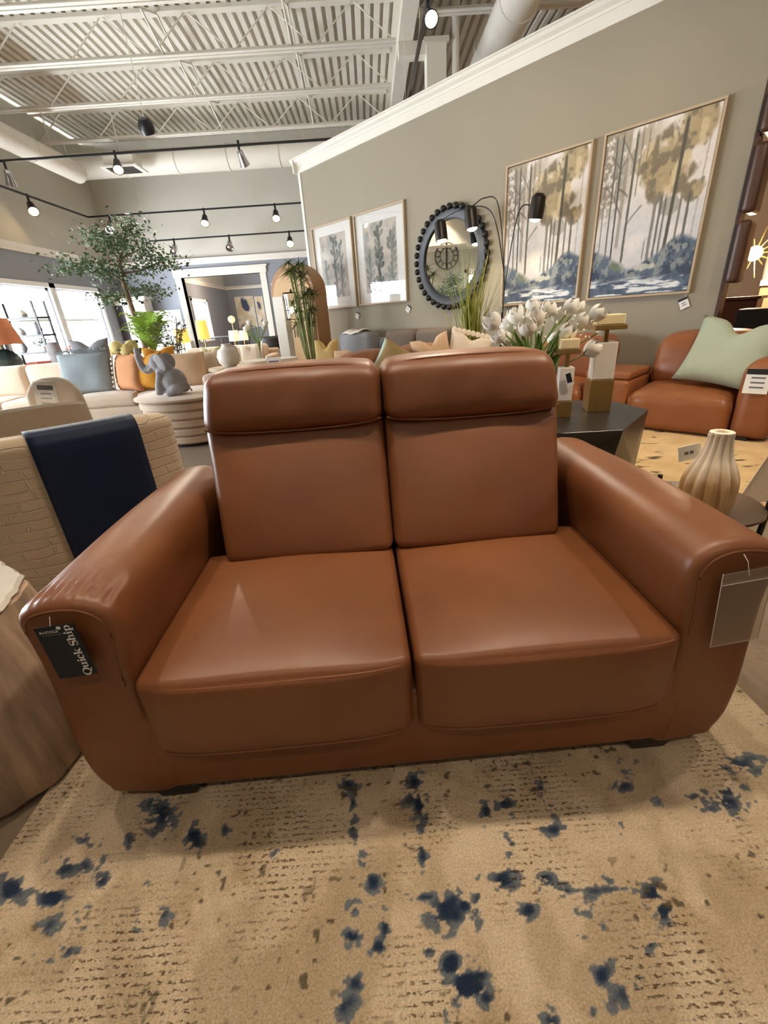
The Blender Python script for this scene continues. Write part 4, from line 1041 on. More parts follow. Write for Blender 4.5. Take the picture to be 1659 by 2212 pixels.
# second leather piece, its back towards the loveseat
rb2 = E('leather_settee', Wp(3.65, 2.76), WROT, 'russet leather settee with rounded back, half hidden behind the loveseat', 'sofa')
lb(0, .33, 0, 1.55, .03, .80, .13, lambda x, y, z, u, v, w: (x, y, z + (.03 * abs(math.sin(v * math.pi * 1.05)) - .03) * (w > 0) * w), 'backrest', 14, rb2)
lb(.30, .95, .16, .775, .04, .44, .06, puff(.03, 2, 1), 'seat', 8, rb2); lb(.30, .95, .78, 1.39, .04, .44, .06, puff(.03, 2, 1), 'seat', 8, rb2)
lb(.12, .95, -.02, .15, .03, .58, .07, None, 'arm', 8, rb2); lb(.12, .95, 1.40, 1.57, .03, .58, .07, None, 'arm', 8, rb2)
for x, y in ((.1, .06), (.88, .06), (.1, 1.48), (.88, 1.48)): MB().box(x - .04, x + .04, y - .04, y + .04, 0, .05).build('foot', M['foot'], rb2, smooth=False)
# price card on its right arm
t = E('price_card', atW(1636, 824, 4.335), WROT, 'white price card hanging on the right arm of the leather sectional', 'tag')
MB().box(-.075, .075, -.003, 0, -.09, .09).build('card', M['paper'], t, smooth=False)
MB().box(-.075, .075, -.004, -.003, .05, .09).build('header_band', M['ink'], t, smooth=False)
mb = MB()
for z in (.02, -.015, -.05): mb.box(-.04, .045, -.004, -.003, z, z + .012)
mb.build('print_lines', M['inkgrey'], t, smooth=False)
# sage pillow on the recliner
def RS(x, y, z): return Vector(Wp(RSS, 4.37)) + Matrix.Rotation(WROT, 3, 'Z') @ Vector((x, y, z))
def R2(x, y, z): return Vector(Wp(3.65, 2.76)) + Matrix.Rotation(WROT, 3, 'Z') @ Vector((x, y, z))
pillow('throw_pillow', .66, .56, .2, M['sage'], RS(-.30, .18, .39), WROT - .12, R(24), 'sage green linen pillow propped in the leather recliner', chop=.2, seed=2, roll=R(8))
ZB = .475
o = pillow('throw_pillow', .40, .40, .15, M['tanfab'], R2(.47, .30, ZB), R(-15), R(10), 'tan woven pillow with a mint side, peeking over the gap between the loveseat backs', seed=4, roll=R(30))
mb = pillow_mb(.37, .37, .15, 0, 4); mb.build('mint_side', M['mint'], o, (-.035, .02, .015))
pillow('throw_pillow', .42, .42, .15, M['blush'], R2(.56, 1.02, ZB), R(8), R(12), 'blush pillow with a raised point behind the loveseat', chop=.22, seed=5, roll=R(-12))
o = pillow('throw_pillow', .46, .42, .14, M['cream'], R2(.72, 1.22, ZB), R(-6), R(12), 'cream pillow with a scalloped edge behind the white tulips', seed=6, chop=.12, roll=R(16))
mb = MB()
for i in range(9): mb.sphere((-.2 + .4 * i / 8, 0, .42), .03, 10, 6, (1, .3, 1))
mb.build('scalloped_edge', M['cream'], o)

# ================================================================== GREY SOFAS ALONG THE PARTITION
def sofa_block(name, loc, rz, L, Dp, seat_h, back_h, m, label, n=3, cat='sofa', arm=.18, backt=.22, group=None, cushm=None):
    o = E(name, loc, rz, label, cat, group); cm = cushm or m
    roundbox(-L / 2, L / 2, 0, Dp, .06, seat_h - .14, .03, None, 4, 2).build('base', m, o)
    roundbox(-L / 2, L / 2, Dp - backt, Dp, .06, back_h - .1, .05, None, 4, 3).build('back_frame', m, o)
    for s in (-1, 1):
        x0, x1 = sorted((s * (L / 2 - arm), s * L / 2)); roundbox(x0, x1, 0, Dp, .06, seat_h + .16, .05, None, 4, 3).build('arm', m, o)
    w = (L - 2 * arm) / n
    for i in range(n):
        x0 = -L / 2 + arm + i * w
        roundbox(x0 + .004, x0 + w - .004, -.02, Dp - backt - .05, seat_h - .15, seat_h, .05, puff(.02, 2, 1), 6, 3).build('seat_cushion', cm, o)
        roundbox(x0 + .004, x0 + w - .004, Dp - backt - .2, Dp - backt + .06, seat_h - .02, back_h, .07, puff(.04, 1, -1), 6, 3).build('back_cushion', cm, o)
    for x in (-L / 2 + .06, L / 2 - .06):
        for y in (.06, Dp - .06): MB().box(x - .03, x + .03, y - .03, y + .03, 0, .065).build('foot', M['foot'], o, smooth=False)
    return o
sofa_block('fabric_sofa', Wp(5.90, 4.5), WROT, 1.06, .93, .44, .88, M['greyfab'], 'blue-grey fabric sofa against the wall under the cactus prints', 1, arm=.14)
sofa_block('fabric_sofa', Wp(4.55, 4.5), WROT, 1.60, .93, .44, .90, M['taupefab'], 'taupe fabric sofa against the wall beside the tall reeds', 2)
o = E('folded_throw', Wp(5.95, 5.16, .885), WROT, 'white folded throw lying over the blue-grey sofa back', 'throw')
MB().grid(lambda u, v: ((u - .5) * .4, (v - .5) * .34, .035 - .05 * abs(v - .5) ** 2 * 4 + .012 * math.sin(9 * u)), 10, 10).build('cloth', M['pot'], o)
o.children[0].modifiers.new('thick', 'SOLIDIFY').thickness = .012

# ================================================================== ARC LAMP, REEDS
lampc = Wp(3.20, 5.15)
al = E('arc_floor_lamp', lampc, WROT, 'black floor lamp with three cylinder heads on curved stems before the wall', 'floor lamp')
MB().lathe([(.0, 0), (.16, 0), (.16, .02), (.02, .03)], 24).build('lamp_base', M['lampblk'], al)
MB().tube([(0, 0, .02), (0, 0, 1.05)], .013, 8).build('pole', M['lampblk'], al)
inv = Matrix.Rotation(-WROT, 3, 'Z')
for u, v, mid in ((952, 497, (.30, 0, .55)), (1018, 470, (.12, 0, .5)), (1161, 445, (0, 0, .5))):
    hp = atW(u, v, 5.10); hl = inv @ (hp - lampc); st = Vector((0, 0, 1.0))
    top = hl + Vector((0, 0, .10))
    side = 1 if hl.x > 0 else -1
    if u == 1161: pts = crom([st, (.02, 0, 1.35), (hl.x * .45, hl.y, top.z - .12), (hl.x * .9, hl.y, top.z - .10)], 8)
    else: pts = crom([st, (.0 * side, 0, 1.45), (hl.x * .18, hl.y, top.z - .05), (hl.x * .6, hl.y, top.z + .06), (hl.x, hl.y, top.z)], 8)
    arm_ = MB().tube(pts, .0065, 7).build('curved_stem', M['lampblk'], al)
    tilt = Matrix.Rotation(R(8 * side), 3, 'Y')
    hd = MB().lathe([(.0, .115), (.045, .11), (.072, .08), (.078, .0), (.078, -.12), (.07, -.12), (.07, -.04), (.0, -.02)], 20).build('lamp_head', M['lampblk'], al, hl, tilt.to_euler())
    MB().sphere((0, 0, -.10), .064, 14, 8, (1, 1, .7)).build('bulb', M['bulbw'], hd)
    pl = D.lights.new('lamp_glow', 'SPOT'); pl.energy = 7; pl.color = (1, .85, .65); pl.spot_size = R(120); pl.spot_blend = .6; pl.shadow_soft_size = .06
    po = D.objects.new('lamp_glow', pl); COL.objects.link(po); po.parent = hd; po.location = (0, 0, -.17)
# tall reeds in a pot
gc = Wp(3.52, 4.95)
gr = E('reed_grass', gc, 0, 'tall yellow-green reed grass standing before the beaded mirror', 'plant')
MB().lathe([(.0, 0), (.13, 0), (.16, .3), (.165, .62), (.145, .62), (.13, .56), (.0, .56)], 20).build('planter', M['potgrey'], gr)
rg = random.Random(11)
for i in range(74):
    a = rg.uniform(0, 6.28); r0 = rg.uniform(0, .13); lean = rg.gauss(0.02, .19); lean2 = rg.gauss(0, .10); H = rg.uniform(.6, 1.32)
    p0 = Vector((r0 * math.cos(a), r0 * math.sin(a), .55)); pts = []
    for k in range(6):
        q = k / 5; pts.append(p0 + Vector((lean * q * (.6 + .4 * q) * .85, lean2 * q, H * q - .10 * abs(lean) * q * q)))
    MB().tube(pts, [.010, .012, .012, .009, .006, .0015], 4, flat=.35).build('blade', M['grass'], gr)

# ================================================================== FACETED COFFEE TABLE AND WHAT STANDS ON IT
tz = .45
top = [atZ(1205, 935, tz), atZ(1345, 928, tz), atZ(1400, 885, tz), atZ(1330, 868, tz)]
T2 = [(.62, 2.62), (1.02, 2.33), (1.35, 2.31), (1.745, 2.74), (1.69, 3.05), (1.40, 3.24), (.86, 3.1)]
cxy = (sum(p[0] for p in T2) / 7, sum(p[1] for p in T2) / 7)
ct = E('faceted_coffee_table', (cxy[0], cxy[1], 0), 0, 'low charcoal faceted coffee table between loveseat and leather sectional', 'table')
tp = [(x - cxy[0], y - cxy[1]) for x, y in T2]
MB().prism(tp, tz - .02, tz).build('table_top', M['facet'], ct, smooth=False, bevel=.002, segs=1)
v = [(x * .995, y * .995, tz - .02) for x, y in tp]; n = len(tp)
mid = []
for i, (x, y) in enumerate(tp):
    x2, y2 = tp[(i + 1) % n]; k = .72 if i % 2 else 1.02
    mid.append(((x + x2) / 2 * k, (y + y2) / 2 * k, .26 if i % 2 else .20))
bot = [(x * (.95 if i % 2 else .80), y * (.95 if i % 2 else .80), 0.0) for i, (x, y) in enumerate(tp)]
v += mid + bot; f = []
for i in range(n):
    j = (i + 1) % n
    f += [(i, n + i, j), (2 * n + i, 2 * n + j, n + i), (i, 2 * n + i, n + i), (j, n + i, 2 * n + j)]
f.append(tuple(range(2 * n, 3 * n)))
mb = MB().add(v, f); me = mb.mesh('faceted_body', M['facet'], False)
bm = bmesh.new(); bm.from_mesh(me); bmesh.ops.recalc_face_normals(bm, faces=bm.faces); bm.to_mesh(me); bm.free(); link('faceted_body', me, ct)
def candleholder(pos, h1, h2, h3, w, label, rz):
    o = E('candle_holder', pos, rz, label, 'candle holder', 'brass and alabaster candle holders')
    MB().box(-w / 2 - .006, w / 2 + .006, -w / 2 - .006, w / 2 + .006, 0, h1).build('brass_base', M['gold'], o, smooth=False, bevel=.003)
    MB().box(-w / 2, w / 2, -w / 2, w / 2, h1, h1 + h2).build('alabaster_block', M['alab'], o, smooth=False, bevel=.006)
    z = h1 + h2
    MB().box(-.012, .012, -.012, .012, z, z + h3).build('stem', M['gold'], o, smooth=False)
    z += h3
    MB().box(-w * .72, w * .72, -w * .72, w * .72, z, z + .028).build('tray', M['gold'], o, smooth=False, bevel=.002)
    MB().box(-w * .62, w * .62, -w * .62, w * .62, z + .028, z + .085).build('candle', M['candle'], o, smooth=False, bevel=.006)
    MB().tube([(0, 0, z + .08), (.002, 0, z + .10)], .002, 5).build('wick', M['ink'], o)
    return o
b1 = atZ(1287, 885, tz); k1 = b1.y
def hz(u, v, Y): return at(u, v, Y).z
candleholder(b1, hz(1290, 818, k1) - tz, hz(1300, 738, k1) - hz(1290, 818, k1), hz(1305, 712, k1) - hz(1300, 738, k1), .125, 'taller brass and alabaster candle holder on the coffee table', R(-12))
b2 = atZ(1212, 899, tz); k2 = b2.y
ch2 = candleholder(b2, .10, .20, .075, .085, 'shorter candle holder close behind the loveseat back', R(-12))
t = E('price_tag', b2 + Vector((.0, -.06, .235)), R(-12), 'small white tag with a black band on the shorter candle holder', 'tag')
MB().box(-.02, .02, -.002, 0, -.04, .04).build('card', M['paper'], t, rot=(0, R(-18), 0), smooth=False); MB().box(-.014, .014, -.003, -.002, -.02, .036).build('header_band', M['ink'], t, rot=(0, R(-18), 0), smooth=False)
# tulips in a glass vase
vc_ = Vector((1.02, 2.86, tz))
vs = E('glass_vase', vc_, 0, 'clear glass vase holding the white tulips on the coffee table', 'vase')
MB().lathe([(.0, 0), (.06, 0), (.07, .05), (.065, .16), (.075, .24), (.072, .24), (.06, .16), (.064, .05), (.0, .012)], 20).build('vase_glass', M['glass'], vs)
rt = random.Random(4)
def petal_mb(h, w):
    mb = MB()
    for layer, (k, open_) in enumerate(((4, .75), (5, 1.1))):
        for i in range(k):
            a0 = 2 * math.pi * (i + .5 * layer) / k
            def fn(u, v, a0=a0, open_=open_):
                a = a0 + (u - .5) * (1.5 * math.sin(math.pi * min(1, v * .86 + .12)))
                rr = w * open_ * (math.sin(math.pi * (v * .72 + .06)) ** .7) * (1 - .10 * abs(u - .5)) + .002
                return (rr * math.cos(a), rr * math.sin(a), h * v + .004 * math.sin(14 * u) * v)
            mb.grid(fn, 5, 6)
    return mb
pet = petal_mb(.085, .042).mesh('bloom', M['petal'], True, ang=80)
leafm = MB().grid(lambda u, v: ((u - .5) * .045 * math.sin(math.pi * min(1, v + .06)) , .05 * v * v + .012 * (abs(u - .5) * 2) ** 2, .24 * v), 4, 8).mesh('leaf', M['stem'])
spots = [(1085, 738), (1105, 716), (1075, 700 + 8), (1122, 700), (1150, 678), (1157, 705), (1180, 686), (1200, 700), (1222, 680), (1238, 676), (1245, 710), (1190, 745), (1262, 765), (1275, 690), (1290, 720), (1140, 725), (1215, 735), (1100, 745)]
for i, (u, v) in enumerate(spots):
    hp = at(u, v, vc_.y + rt.uniform(-.16, .16)); o = E('tulip', vc_ + Vector((rt.uniform(-.03, .03), rt.uniform(-.03, .03), .015)), 0, 'white tulip in the glass vase behind the loveseat', 'tulip', 'white tulips in the vase on the coffee table')
    h = hp - o.location; d = h.normalized(); midp = Vector((h.x * .25, h.y * .25, h.z * .62))
    MB().tube(crom([(0, 0, 0), midp, h], 6), .0045, 6).build('stem', M['stem'], o)
    dirv = (h - midp).normalized(); b = link('bloom', pet, o, h); b.rotation_euler = dirv.to_track_quat('Z', 'Y').to_euler(); b.scale = (rt.uniform(.9, 1.25),) * 3
    if True:
        l = link('leaf', leafm, o, midp * .8); l.rotation_euler = (rt.uniform(-.5, .5), rt.uniform(-.6, .6), rt.uniform(0, 6.28))
rb = MB()
for i in range(60):
    hp = at(rt.uniform(1080, 1280), rt.uniform(672, 730), vc_.y + rt.uniform(-.15, .15)); rb.sphere(hp - vc_, .008, 6, 4)
stuff(tag(rb.build('filler_blossom', M['petal'], None, vc_), 'tiny cream filler blossoms among the white tulips', 'flowers'))

# ================================================================== SIDE TABLE WITH FLUTED VASE
sc0 = Vector((1.085, 1.355, 0)); TZ = .45
st = E('round_side_table', sc0, 0, 'small round bronze side table beside the right arm of the loveseat', 'side table')
MB().lathe([(.0, TZ - .016), (.19, TZ - .016), (.197, TZ - .012), (.197, TZ - .003), (.19, TZ), (.0, TZ)], 48).build('table_top', M['sidetbl'], st)
for a in (20, 140, 260):
    x, y = .200 * math.cos(R(a - 50)), .200 * math.sin(R(a - 50))
    MB().tube([(x * .95, y * .95, 0), (x, y, TZ - .02), (x, y, TZ + .025)], .009, 8).build('leg', M['blackwood'], st)
MB().tube([(.17 * math.cos(R(i * 15)), .17 * math.sin(R(i * 15)), .12) for i in range(24)], .006, 6, True).build('stretcher_ring', M['blackwood'], st)
vb = Vector((1.055, 1.275, TZ)); vtop = at(1548, 933, vb.y + .0).z - TZ
fv = E('fluted_vase', vb, 0, 'sand coloured fluted vase with a slim neck on the side table', 'vase')
H = vtop
pr = [(.0, 0), (.06, 0), (.072, H * .05), (.078, H * .15), (.079, H * .32), (.075, H * .45), (.062, H * .58), (.047, H * .70), (.038, H * .82), (.034, H * .93), (.036, H * .98), (.034, H), (.022, H), (.018, H * .93), (.018, H * .8), (.0, H * .78)]
P2 = [(p.x, p.y) for p in crom([(a, b, 0) for a, b in pr], 4)]
P2 = [(max(0, a) * .9, b) for a, b in P2]
fl = lambda a, z: 1 + .24 * (abs(math.cos(6 * a)) ** .8 - .5) * (1 if z < H * .97 else .3)
MB().lathe(P2, 132, fn=fl).build('vase_body', M['vaseclay'], fv, ang=70)
t = M['vaseclay'].node_tree; bsd = t.nodes['Principled BSDF']; rpn = [n for n in t.nodes if n.type == 'VALTORGB'][0]
sx_ = nn(t, 'ShaderNodeSeparateXYZ'); t.links.new(nn(t, 'ShaderNodeTexCoord').outputs['Object'], sx_.inputs[0])
nz_ = [n for n in t.nodes if n.type == 'TEX_NOISE'][0]
ma = nn(t, 'ShaderNodeMath', operation='MULTIPLY_ADD'); ma.inputs[1].default_value = .12; t.links.new(nz_.outputs['Fac'], ma.inputs[0]); t.links.new(sx_.outputs['Z'], ma.inputs[2])
mr_ = nn(t, 'ShaderNodeMapRange'); mr_.inputs['From Min'].default_value = H * .38 + .05; mr_.inputs['From Max'].default_value = H * .62 + .07; t.links.new(ma.outputs[0], mr_.inputs['Value'])
mxv = nn(t, 'ShaderNodeMix', data_type='RGBA'); t.links.new(mr_.outputs[0], mxv.inputs[0]); mxv.inputs[7].default_value = (*lin((240, 226, 204)), 1)
rpn.color_ramp.elements[0].color = (*lin((196, 152, 98)), 1); rpn.color_ramp.elements[1].color = (*lin((226, 192, 146)), 1)
t.links.new(rpn.outputs[0], mxv.inputs[6]); t.links.new(mxv.outputs[2], bsd.inputs['Base Color'])
t = E('price_card', vb + Vector((-.048, .05, H * .72)), R(-10), 'small white card tied to the neck of the fluted vase', 'tag')
MB().box(-.035, .03, -.001, .001, -.028, .022).build('card', M['paper'], t, rot=(0, R(-14), 0), smooth=False); MB().box(-.018, -.006, -.002, -.001, -.008, .002).box(-.002, .008, -.002, -.001, -.008, .002).build('print_marks', M['inkgrey'], t, rot=(0, R(-14), 0), smooth=False)
MB().tube([(.03, 0, .012), (.05, -.03, .015), (.085, -.08, .012)], .0008, 4).build('string', M['paper'], t)
# rugs on the right
def rug_quad(pts, m, label, h=.012):
    c = sum((Vector(p) for p in pts), Vector()) / 4; o = E('area_rug', (c.x, c.y, 0), 0, label, 'rug')
    MB().prism([(p[0] - c.x, p[1] - c.y) for p in pts], .001, h).build('rug_pile', m, o, smooth=False)
    mb = MB(); q = [Vector((p[0] - c.x, p[1] - c.y, h)) for p in pts]
    mb.tube(q, .006, 5, True).build('bound_edge', M['linen'], o); return o
M['rug2'] = mat('cream_spotted_rug', (226, 196, 148), .95, vs=5, col2=(206, 172, 122), bump=.5, bs=140, bdist=.004)
t = M['rug2'].node_tree; bsd = t.nodes['Principled BSDF']; rpn = [n for n in t.nodes if n.type == 'VALTORGB'][0]
nz2 = nn(t, 'ShaderNodeTexNoise'); nz2.inputs['Scale'].default_value = 4.5; nz2.inputs['Detail'].default_value = 5; mp2 = nn(t, 'ShaderNodeMapping'); mp2.inputs['Rotation'].default_value = (0, 0, R(45)); mp2.inputs['Scale'].default_value = (1, 2.6, 1)
t.links.new(nn(t, 'ShaderNodeTexCoord').outputs['Object'], mp2.inputs[0]); t.links.new(mp2.outputs[0], nz2.inputs['Vector'])
r2 = nn(t, 'ShaderNodeValToRGB'); r2.color_ramp.elements[0].position = .60; r2.color_ramp.elements[1].position = .66; t.links.new(nz2.outputs['Fac'], r2.inputs[0])
mx3 = nn(t, 'ShaderNodeMix', data_type='RGBA'); t.links.new(r2.outputs[0], mx3.inputs[0]); t.links.new(rpn.outputs[0], mx3.inputs[6]); mx3.inputs[7].default_value = (*lin((96, 76, 56)), 1); t.links.new(mx3.outputs[2], bsd.inputs['Base Color'])
a_, b_, c_ = atZ(1390, 1035, 0), atZ(1592, 1085, 0), atZ(1628, 950, 0)
e1 = Vector((-DW[0], -DW[1], 0)); e2 = Vector((NW[0], NW[1], 0))
cor = b_; rug_quad([cor - e1 * 2.4, cor, cor + e2 * 1.5, cor + e2 * 1.5 - e1 * 2.4], M['rug2'], 'cream rug with dark flecks under the faceted table')
M['rug3'] = mat('golden_striped_rug', (232, 196, 130), .95, vs=9, col2=(190, 140, 70), bump=.4, bs=120, stretch=(.5, 6, 1))
k = atZ(1592, 1092, 0); rug_quad([(k.x, 1.2, 0), (k.x + 1.8, 1.2, 0), (k.x + 1.8, k.y - .02, 0), (k.x, k.y - .02, 0)], M['rug3'], 'golden streaked rug at the right edge behind the side table')

# ================================================================== LEFT FOREGROUND
# driftwood stump table
sp = E('stump_table', (-1.27, .905, 0), 0, 'driftwood stump side table with a pale chipped top, left of the loveseat', 'side table')
rr = random.Random(3); ph = [rr.uniform(0, 6.28) for _ in range(6)]
lobes = lambda a, z: 1 + .05 * math.sin(3 * a + ph[0] + z) + .03 * math.sin(7 * a + ph[1] + 2 * z) + .012 * math.sin(23 * a + ph[2])
MB().lathe([(.0, .012), (.34, .012), (.352, .03), (.345, .2), (.325, .38), (.31, .46), (.305, .485), (.0, .485)], 96, fn=lobes).build('stump_body', M['stump'], sp, ang=60)
MB().lathe([(.0, 0), (.32, 0), (.32, .012), (.0, .012)], 48, fn=lobes).build('plinth', M['black'], sp)
edge = lambda a, z: 1 + .03 * math.sin(4 * a + 1) + .018 * math.sin(9 * a + 2) + .009 * math.sin(23 * a) + .006 * math.sin(41 * a + 1)
MB().lathe([(.0, .485), (.292, .485), (.298, .493), (.29, .503), (.0, .503)], 140, fn=edge).build('stone_top', M['stumptop'], sp, ang=50)

# patchwork armchair with a navy leather band
pf = D.materials.new('frayed_patchwork'); pf.use_nodes = True; t = pf.node_tree; b = t.nodes['Principled BSDF']; MATS['frayed_patchwork'] = pf
tc = nn(t, 'ShaderNodeTexCoord'); wn_ = nn(t, 'ShaderNodeTexNoise'); wn_.inputs['Scale'].default_value = 9; wn_.inputs['Detail'].default_value = 3
t.links.new(tc.outputs['Object'], wn_.inputs['Vector'])
mpx = nn(t, 'ShaderNodeMapping'); mpx.inputs['Rotation'].default_value = (R(-90), 0, 0); t.links.new(tc.outputs['Object'], mpx.inputs[0])
va = nn(t, 'ShaderNodeVectorMath', operation='MULTIPLY_ADD'); t.links.new(wn_.outputs['Color'], va.inputs[0]); va.inputs[1].default_value = (.06, .03, .03); t.links.new(mpx.outputs[0], va.inputs[2])
bk = nn(t, 'ShaderNodeTexBrick'); t.links.new(va.outputs[0], bk.inputs['Vector'])
bk.inputs['Scale'].default_value = 6.5; bk.inputs['Mortar Size'].default_value = .028; bk.inputs['Mortar Smooth'].default_value = .5; bk.inputs['Brick Width'].default_value = .7; bk.inputs['Row Height'].default_value = .26; bk.squash = 1.6; bk.squash_frequency = 3
bk.inputs['Color1'].default_value = (*lin((206, 186, 158)), 1); bk.inputs['Color2'].default_value = (*lin((200, 180, 152)), 1); bk.inputs['Mortar'].default_value = (*lin((212, 194, 168)), 1)
t.links.new(bk.outputs['Color'], b.inputs['Base Color']); b.inputs['Roughness'].default_value = .95; b.inputs['Sheen Weight'].default_value = .2
fn_ = nn(t, 'ShaderNodeTexNoise'); fn_.inputs['Scale'].default_value = 350; t.links.new(tc.outputs['Object'], fn_.inputs['Vector'])
b1 = nn(t, 'ShaderNodeBump'); b1.invert = True; b1.inputs['Strength'].default_value = .8; b1.inputs['Distance'].default_value = .012; t.links.new(bk.outputs['Fac'], b1.inputs['Height'])
b2 = nn(t, 'ShaderNodeBump'); b2.inputs['Strength'].default_value = .4; b2.inputs['Distance'].default_value = .002; t.links.new(fn_.outputs['Fac'], b2.inputs['Height']); t.links.new(b1.outputs[0], b2.inputs['Normal']); t.links.new(b2.outputs[0], b.inputs['Normal'])
ca = R(40.5); cc = Vector((-1.16, 1.68, 0))
ch = E('patchwork_armchair', cc, ca, 'cream patchwork armchair with a navy leather band over its back, left of the loveseat', 'armchair')
def wrapb(x, y, z, u, v, w):
    return x, y + .10 * abs(x / .39) ** 2.5 + .06 * max(0, z - .1) * -0.2, z - .025 * abs(u) ** 5 * (w > 0)
roundbox(-.40, .40, 0, .15, .10, .775, .045, wrapb, 16, 4).build('backrest', pf, ch)
roundbox(-.40, .40, .10, .76, .08, .34, .05, None, 6, 3).build('base', pf, ch)
roundbox(-.26, .26, .16, .78, .34, .47, .05, puff(.02, 2, 1), 8, 3).build('seat_cushion', pf, ch)
for s in (-1, 1):
    x0, x1 = sorted((s * .27, s * .40)); roundbox(x0, x1, .12, .76, .10, .60, .05, None, 6, 3).build('arm', pf, ch)
MB().lathe([(.0, 0), (.24, 0), (.24, .03), (.06, .05), (.06, .085), (.0, .085)], 24, c=(0, .42, 0)).build('swivel_base', M['blackwood'], ch)
xa, xb = -.145, .229; path = []
for z in (.12, .2, .35, .5, .62, .70): path.append((-.006, z))
path += [(-.002, .745), (.014, .772), (.045, .783), (.08, .785), (.115, .781), (.145, .765), (.158, .735), (.16, .65), (.16, .5)]
def band(u, v):
    k = v * (len(path) - 1); i = min(int(k), len(path) - 2); f_ = k - i; y = path[i][0] * (1 - f_) + path[i + 1][0] * f_; z = path[i][1] * (1 - f_) + path[i + 1][1] * f_
    x = xa + (xb - xa) * u; yy = y + .10 * abs(x / .39) ** 2.5 - .012 * max(0, z - .1) * 1.0 * (y < .08)
    return (x, yy - .004, z)
bo = MB().grid(band, 12, 56).build('leather_band', M['navy'], ch); sm = bo.modifiers.new('thick', 'SOLIDIFY'); sm.thickness = .008; sm.offset = 0

# barrel chair with thin curved shell
tb = E('barrel_chair', (-2.5, 2.95, 0), 0, 'beige barrel chair with a thin white-edged curved shell', 'armchair')
def shell(r, z0, z1, m, name, a0=-150, a1=75, t_=.035):
    v = []; f = []; n = 48
    for i in range(n + 1):
        a = R(a0 + (a1 - a0) * i / n); q = i / n; h = z1 - .16 * (abs(q - .45) * 2) ** 2.2
        for rr_, zz in ((r, z0), (r + .02, h), (r + .02 - t_, h), (r - t_, z0)): v.append((rr_ * math.cos(a), rr_ * math.sin(a), zz))
    for i in range(n):
        for j in range(4): f.append((i * 4 + j, (i + 1) * 4 + j, (i + 1) * 4 + (j + 1) % 4, i * 4 + (j + 1) % 4))
    f += [(0, 1, 2, 3), (n * 4 + 3, n * 4 + 2, n * 4 + 1, n * 4)]
    return MB().add(v, f).build(name, m, tb, ang=50)
shell(.50, .05, .725, M['linen'], 'curved_shell')
rim = []
for i in range(49):
    q = i / 48; a = R(-150 + 225 * q); h = .725 - .16 * (abs(q - .45) * 2) ** 2.2
    rim.append((.503 * math.cos(a), .503 * math.sin(a), h + .002))
MB().tube(rim, .012, 6, flat=1.5).build('shell_piping', M['pot'], tb)
MB().lathe([(.0, .1), (.44, .1), (.45, .14), (.45, .36), (.42, .41), (.0, .42)], 40).build('seat_cushion', M['linen'], tb)
MB().lathe([(.0, 0), (.36, 0), (.36, .10), (.0, .10)], 32).build('plinth', M['blackwood'], tb)
cq = at(112, 850, 3.12); cu = E('back_cushion', Vector((cq.x, 3.14, .42)), R(20), 'white rounded cushion standing in the barrel chair', 'cushion'); roundbox(-.17, .17, -.06, .06, 0, .44, .055, lambda x, y, z, u, v, w: (x * (1 - .06 * w), y, z - .10 * abs(u) ** 3 * (w > 0) * w), 10, 4).build('pad', M['cream'], cu)
tg = E('price_card', at(100, 856, 3.0), R(25), 'white price card in a sleeve hanging in the barrel chair', 'tag')
MB().box(-.055, .055, -.003, 0, -.08, .08).build('card', M['paper'], tg, rot=(0, R(10), 0), smooth=False)
MB().box(-.042, .042, -.0045, -.003, .04, .07).build('header_band', M['ink'], tg, rot=(0, R(10), 0), smooth=False)
mb = MB()
for z in (.012, -.018, -.05): mb.box(-.03, .03, -.0045, -.003, z, z + .009)
mb.build('print_lines', M['inkgrey'], tg, rot=(0, R(10), 0), smooth=False)
MB().box(-.06, .06, -.006, .002, -.085, .095).build('sleeve', M['plastic'], tg, rot=(0, R(10), 0), smooth=False)

# drum table with elephant
dt = E('drum_table', (-1.95, 4.78, 0), 0, 'round beige tiered drum table carrying the elephant figure', 'table')
MB().lathe([(.0, .46), (.50, .46), (.53, .475), (.53, .49), (.50, .50), (.0, .50)], 48).build('table_top', M['linen'], dt)
for i in range(5): MB().lathe([(.0, .03 + i * .085), (.40 + .016 * i, .03 + i * .085), (.43 + .016 * i, .05 + i * .085), (.43 + .016 * i, .095 + i * .085), (.40 + .016 * i, .115 + i * .085), (.0, .115 + i * .085)], 48).build('tier', M['linen'], dt)
MB().lathe([(.0, 0), (.36, 0), (.36, .03), (.0, .03)], 32).build('plinth', M['blackwood'], dt)
ep = at(372, 853, 4.62); ep.z = .50
el = MB()
el.sphere((.05, 0, .13), .13, 20, 14, (1, .85, 1)); el.sphere((-.01, 0, .22), .10, 18, 12, (.95, .85, 1.1)); el.sphere((-.06, 0, .315), .085, 18, 12, (1, .9, 1))
for s in (-1, 1):
    el.tube([(-.03, s * .06, .22), (-.08, s * .065, .10), (-.095, s * .065, .015)], [.045, .036, .04], 12); el.sphere((.10, s * .09, .06), .06, 14, 10, (1.1, .8, .9)); el.tube([(.08, s * .1, .05), (-.0, s * .11, .02)], [.045, .035], 10)
el.tube([p for p in crom([(-.11, 0, .30), (-.17, 0, .255), (-.215, 0, .27), (-.235, 0, .34), (-.24, 0, .42), (-.225, 0, .47)], 5)], [.045 - .022 * i / 25 for i in range(26)], 12)
el.tube([(.16, 0, .12), (.20, 0, .05), (.21, 0, .02)], [.014, .01, .014], 8)
e_root = E('elephant_figure', ep, 0, 'grey stone sitting elephant with raised trunk on the drum table', 'figurine')
eo = el.build('body', M['greyclay'], e_root); rmod = eo.modifiers.new('blend', 'REMESH'); rmod.mode = 'VOXEL'; rmod.voxel_size = .009; rmod.use_smooth_shade = True
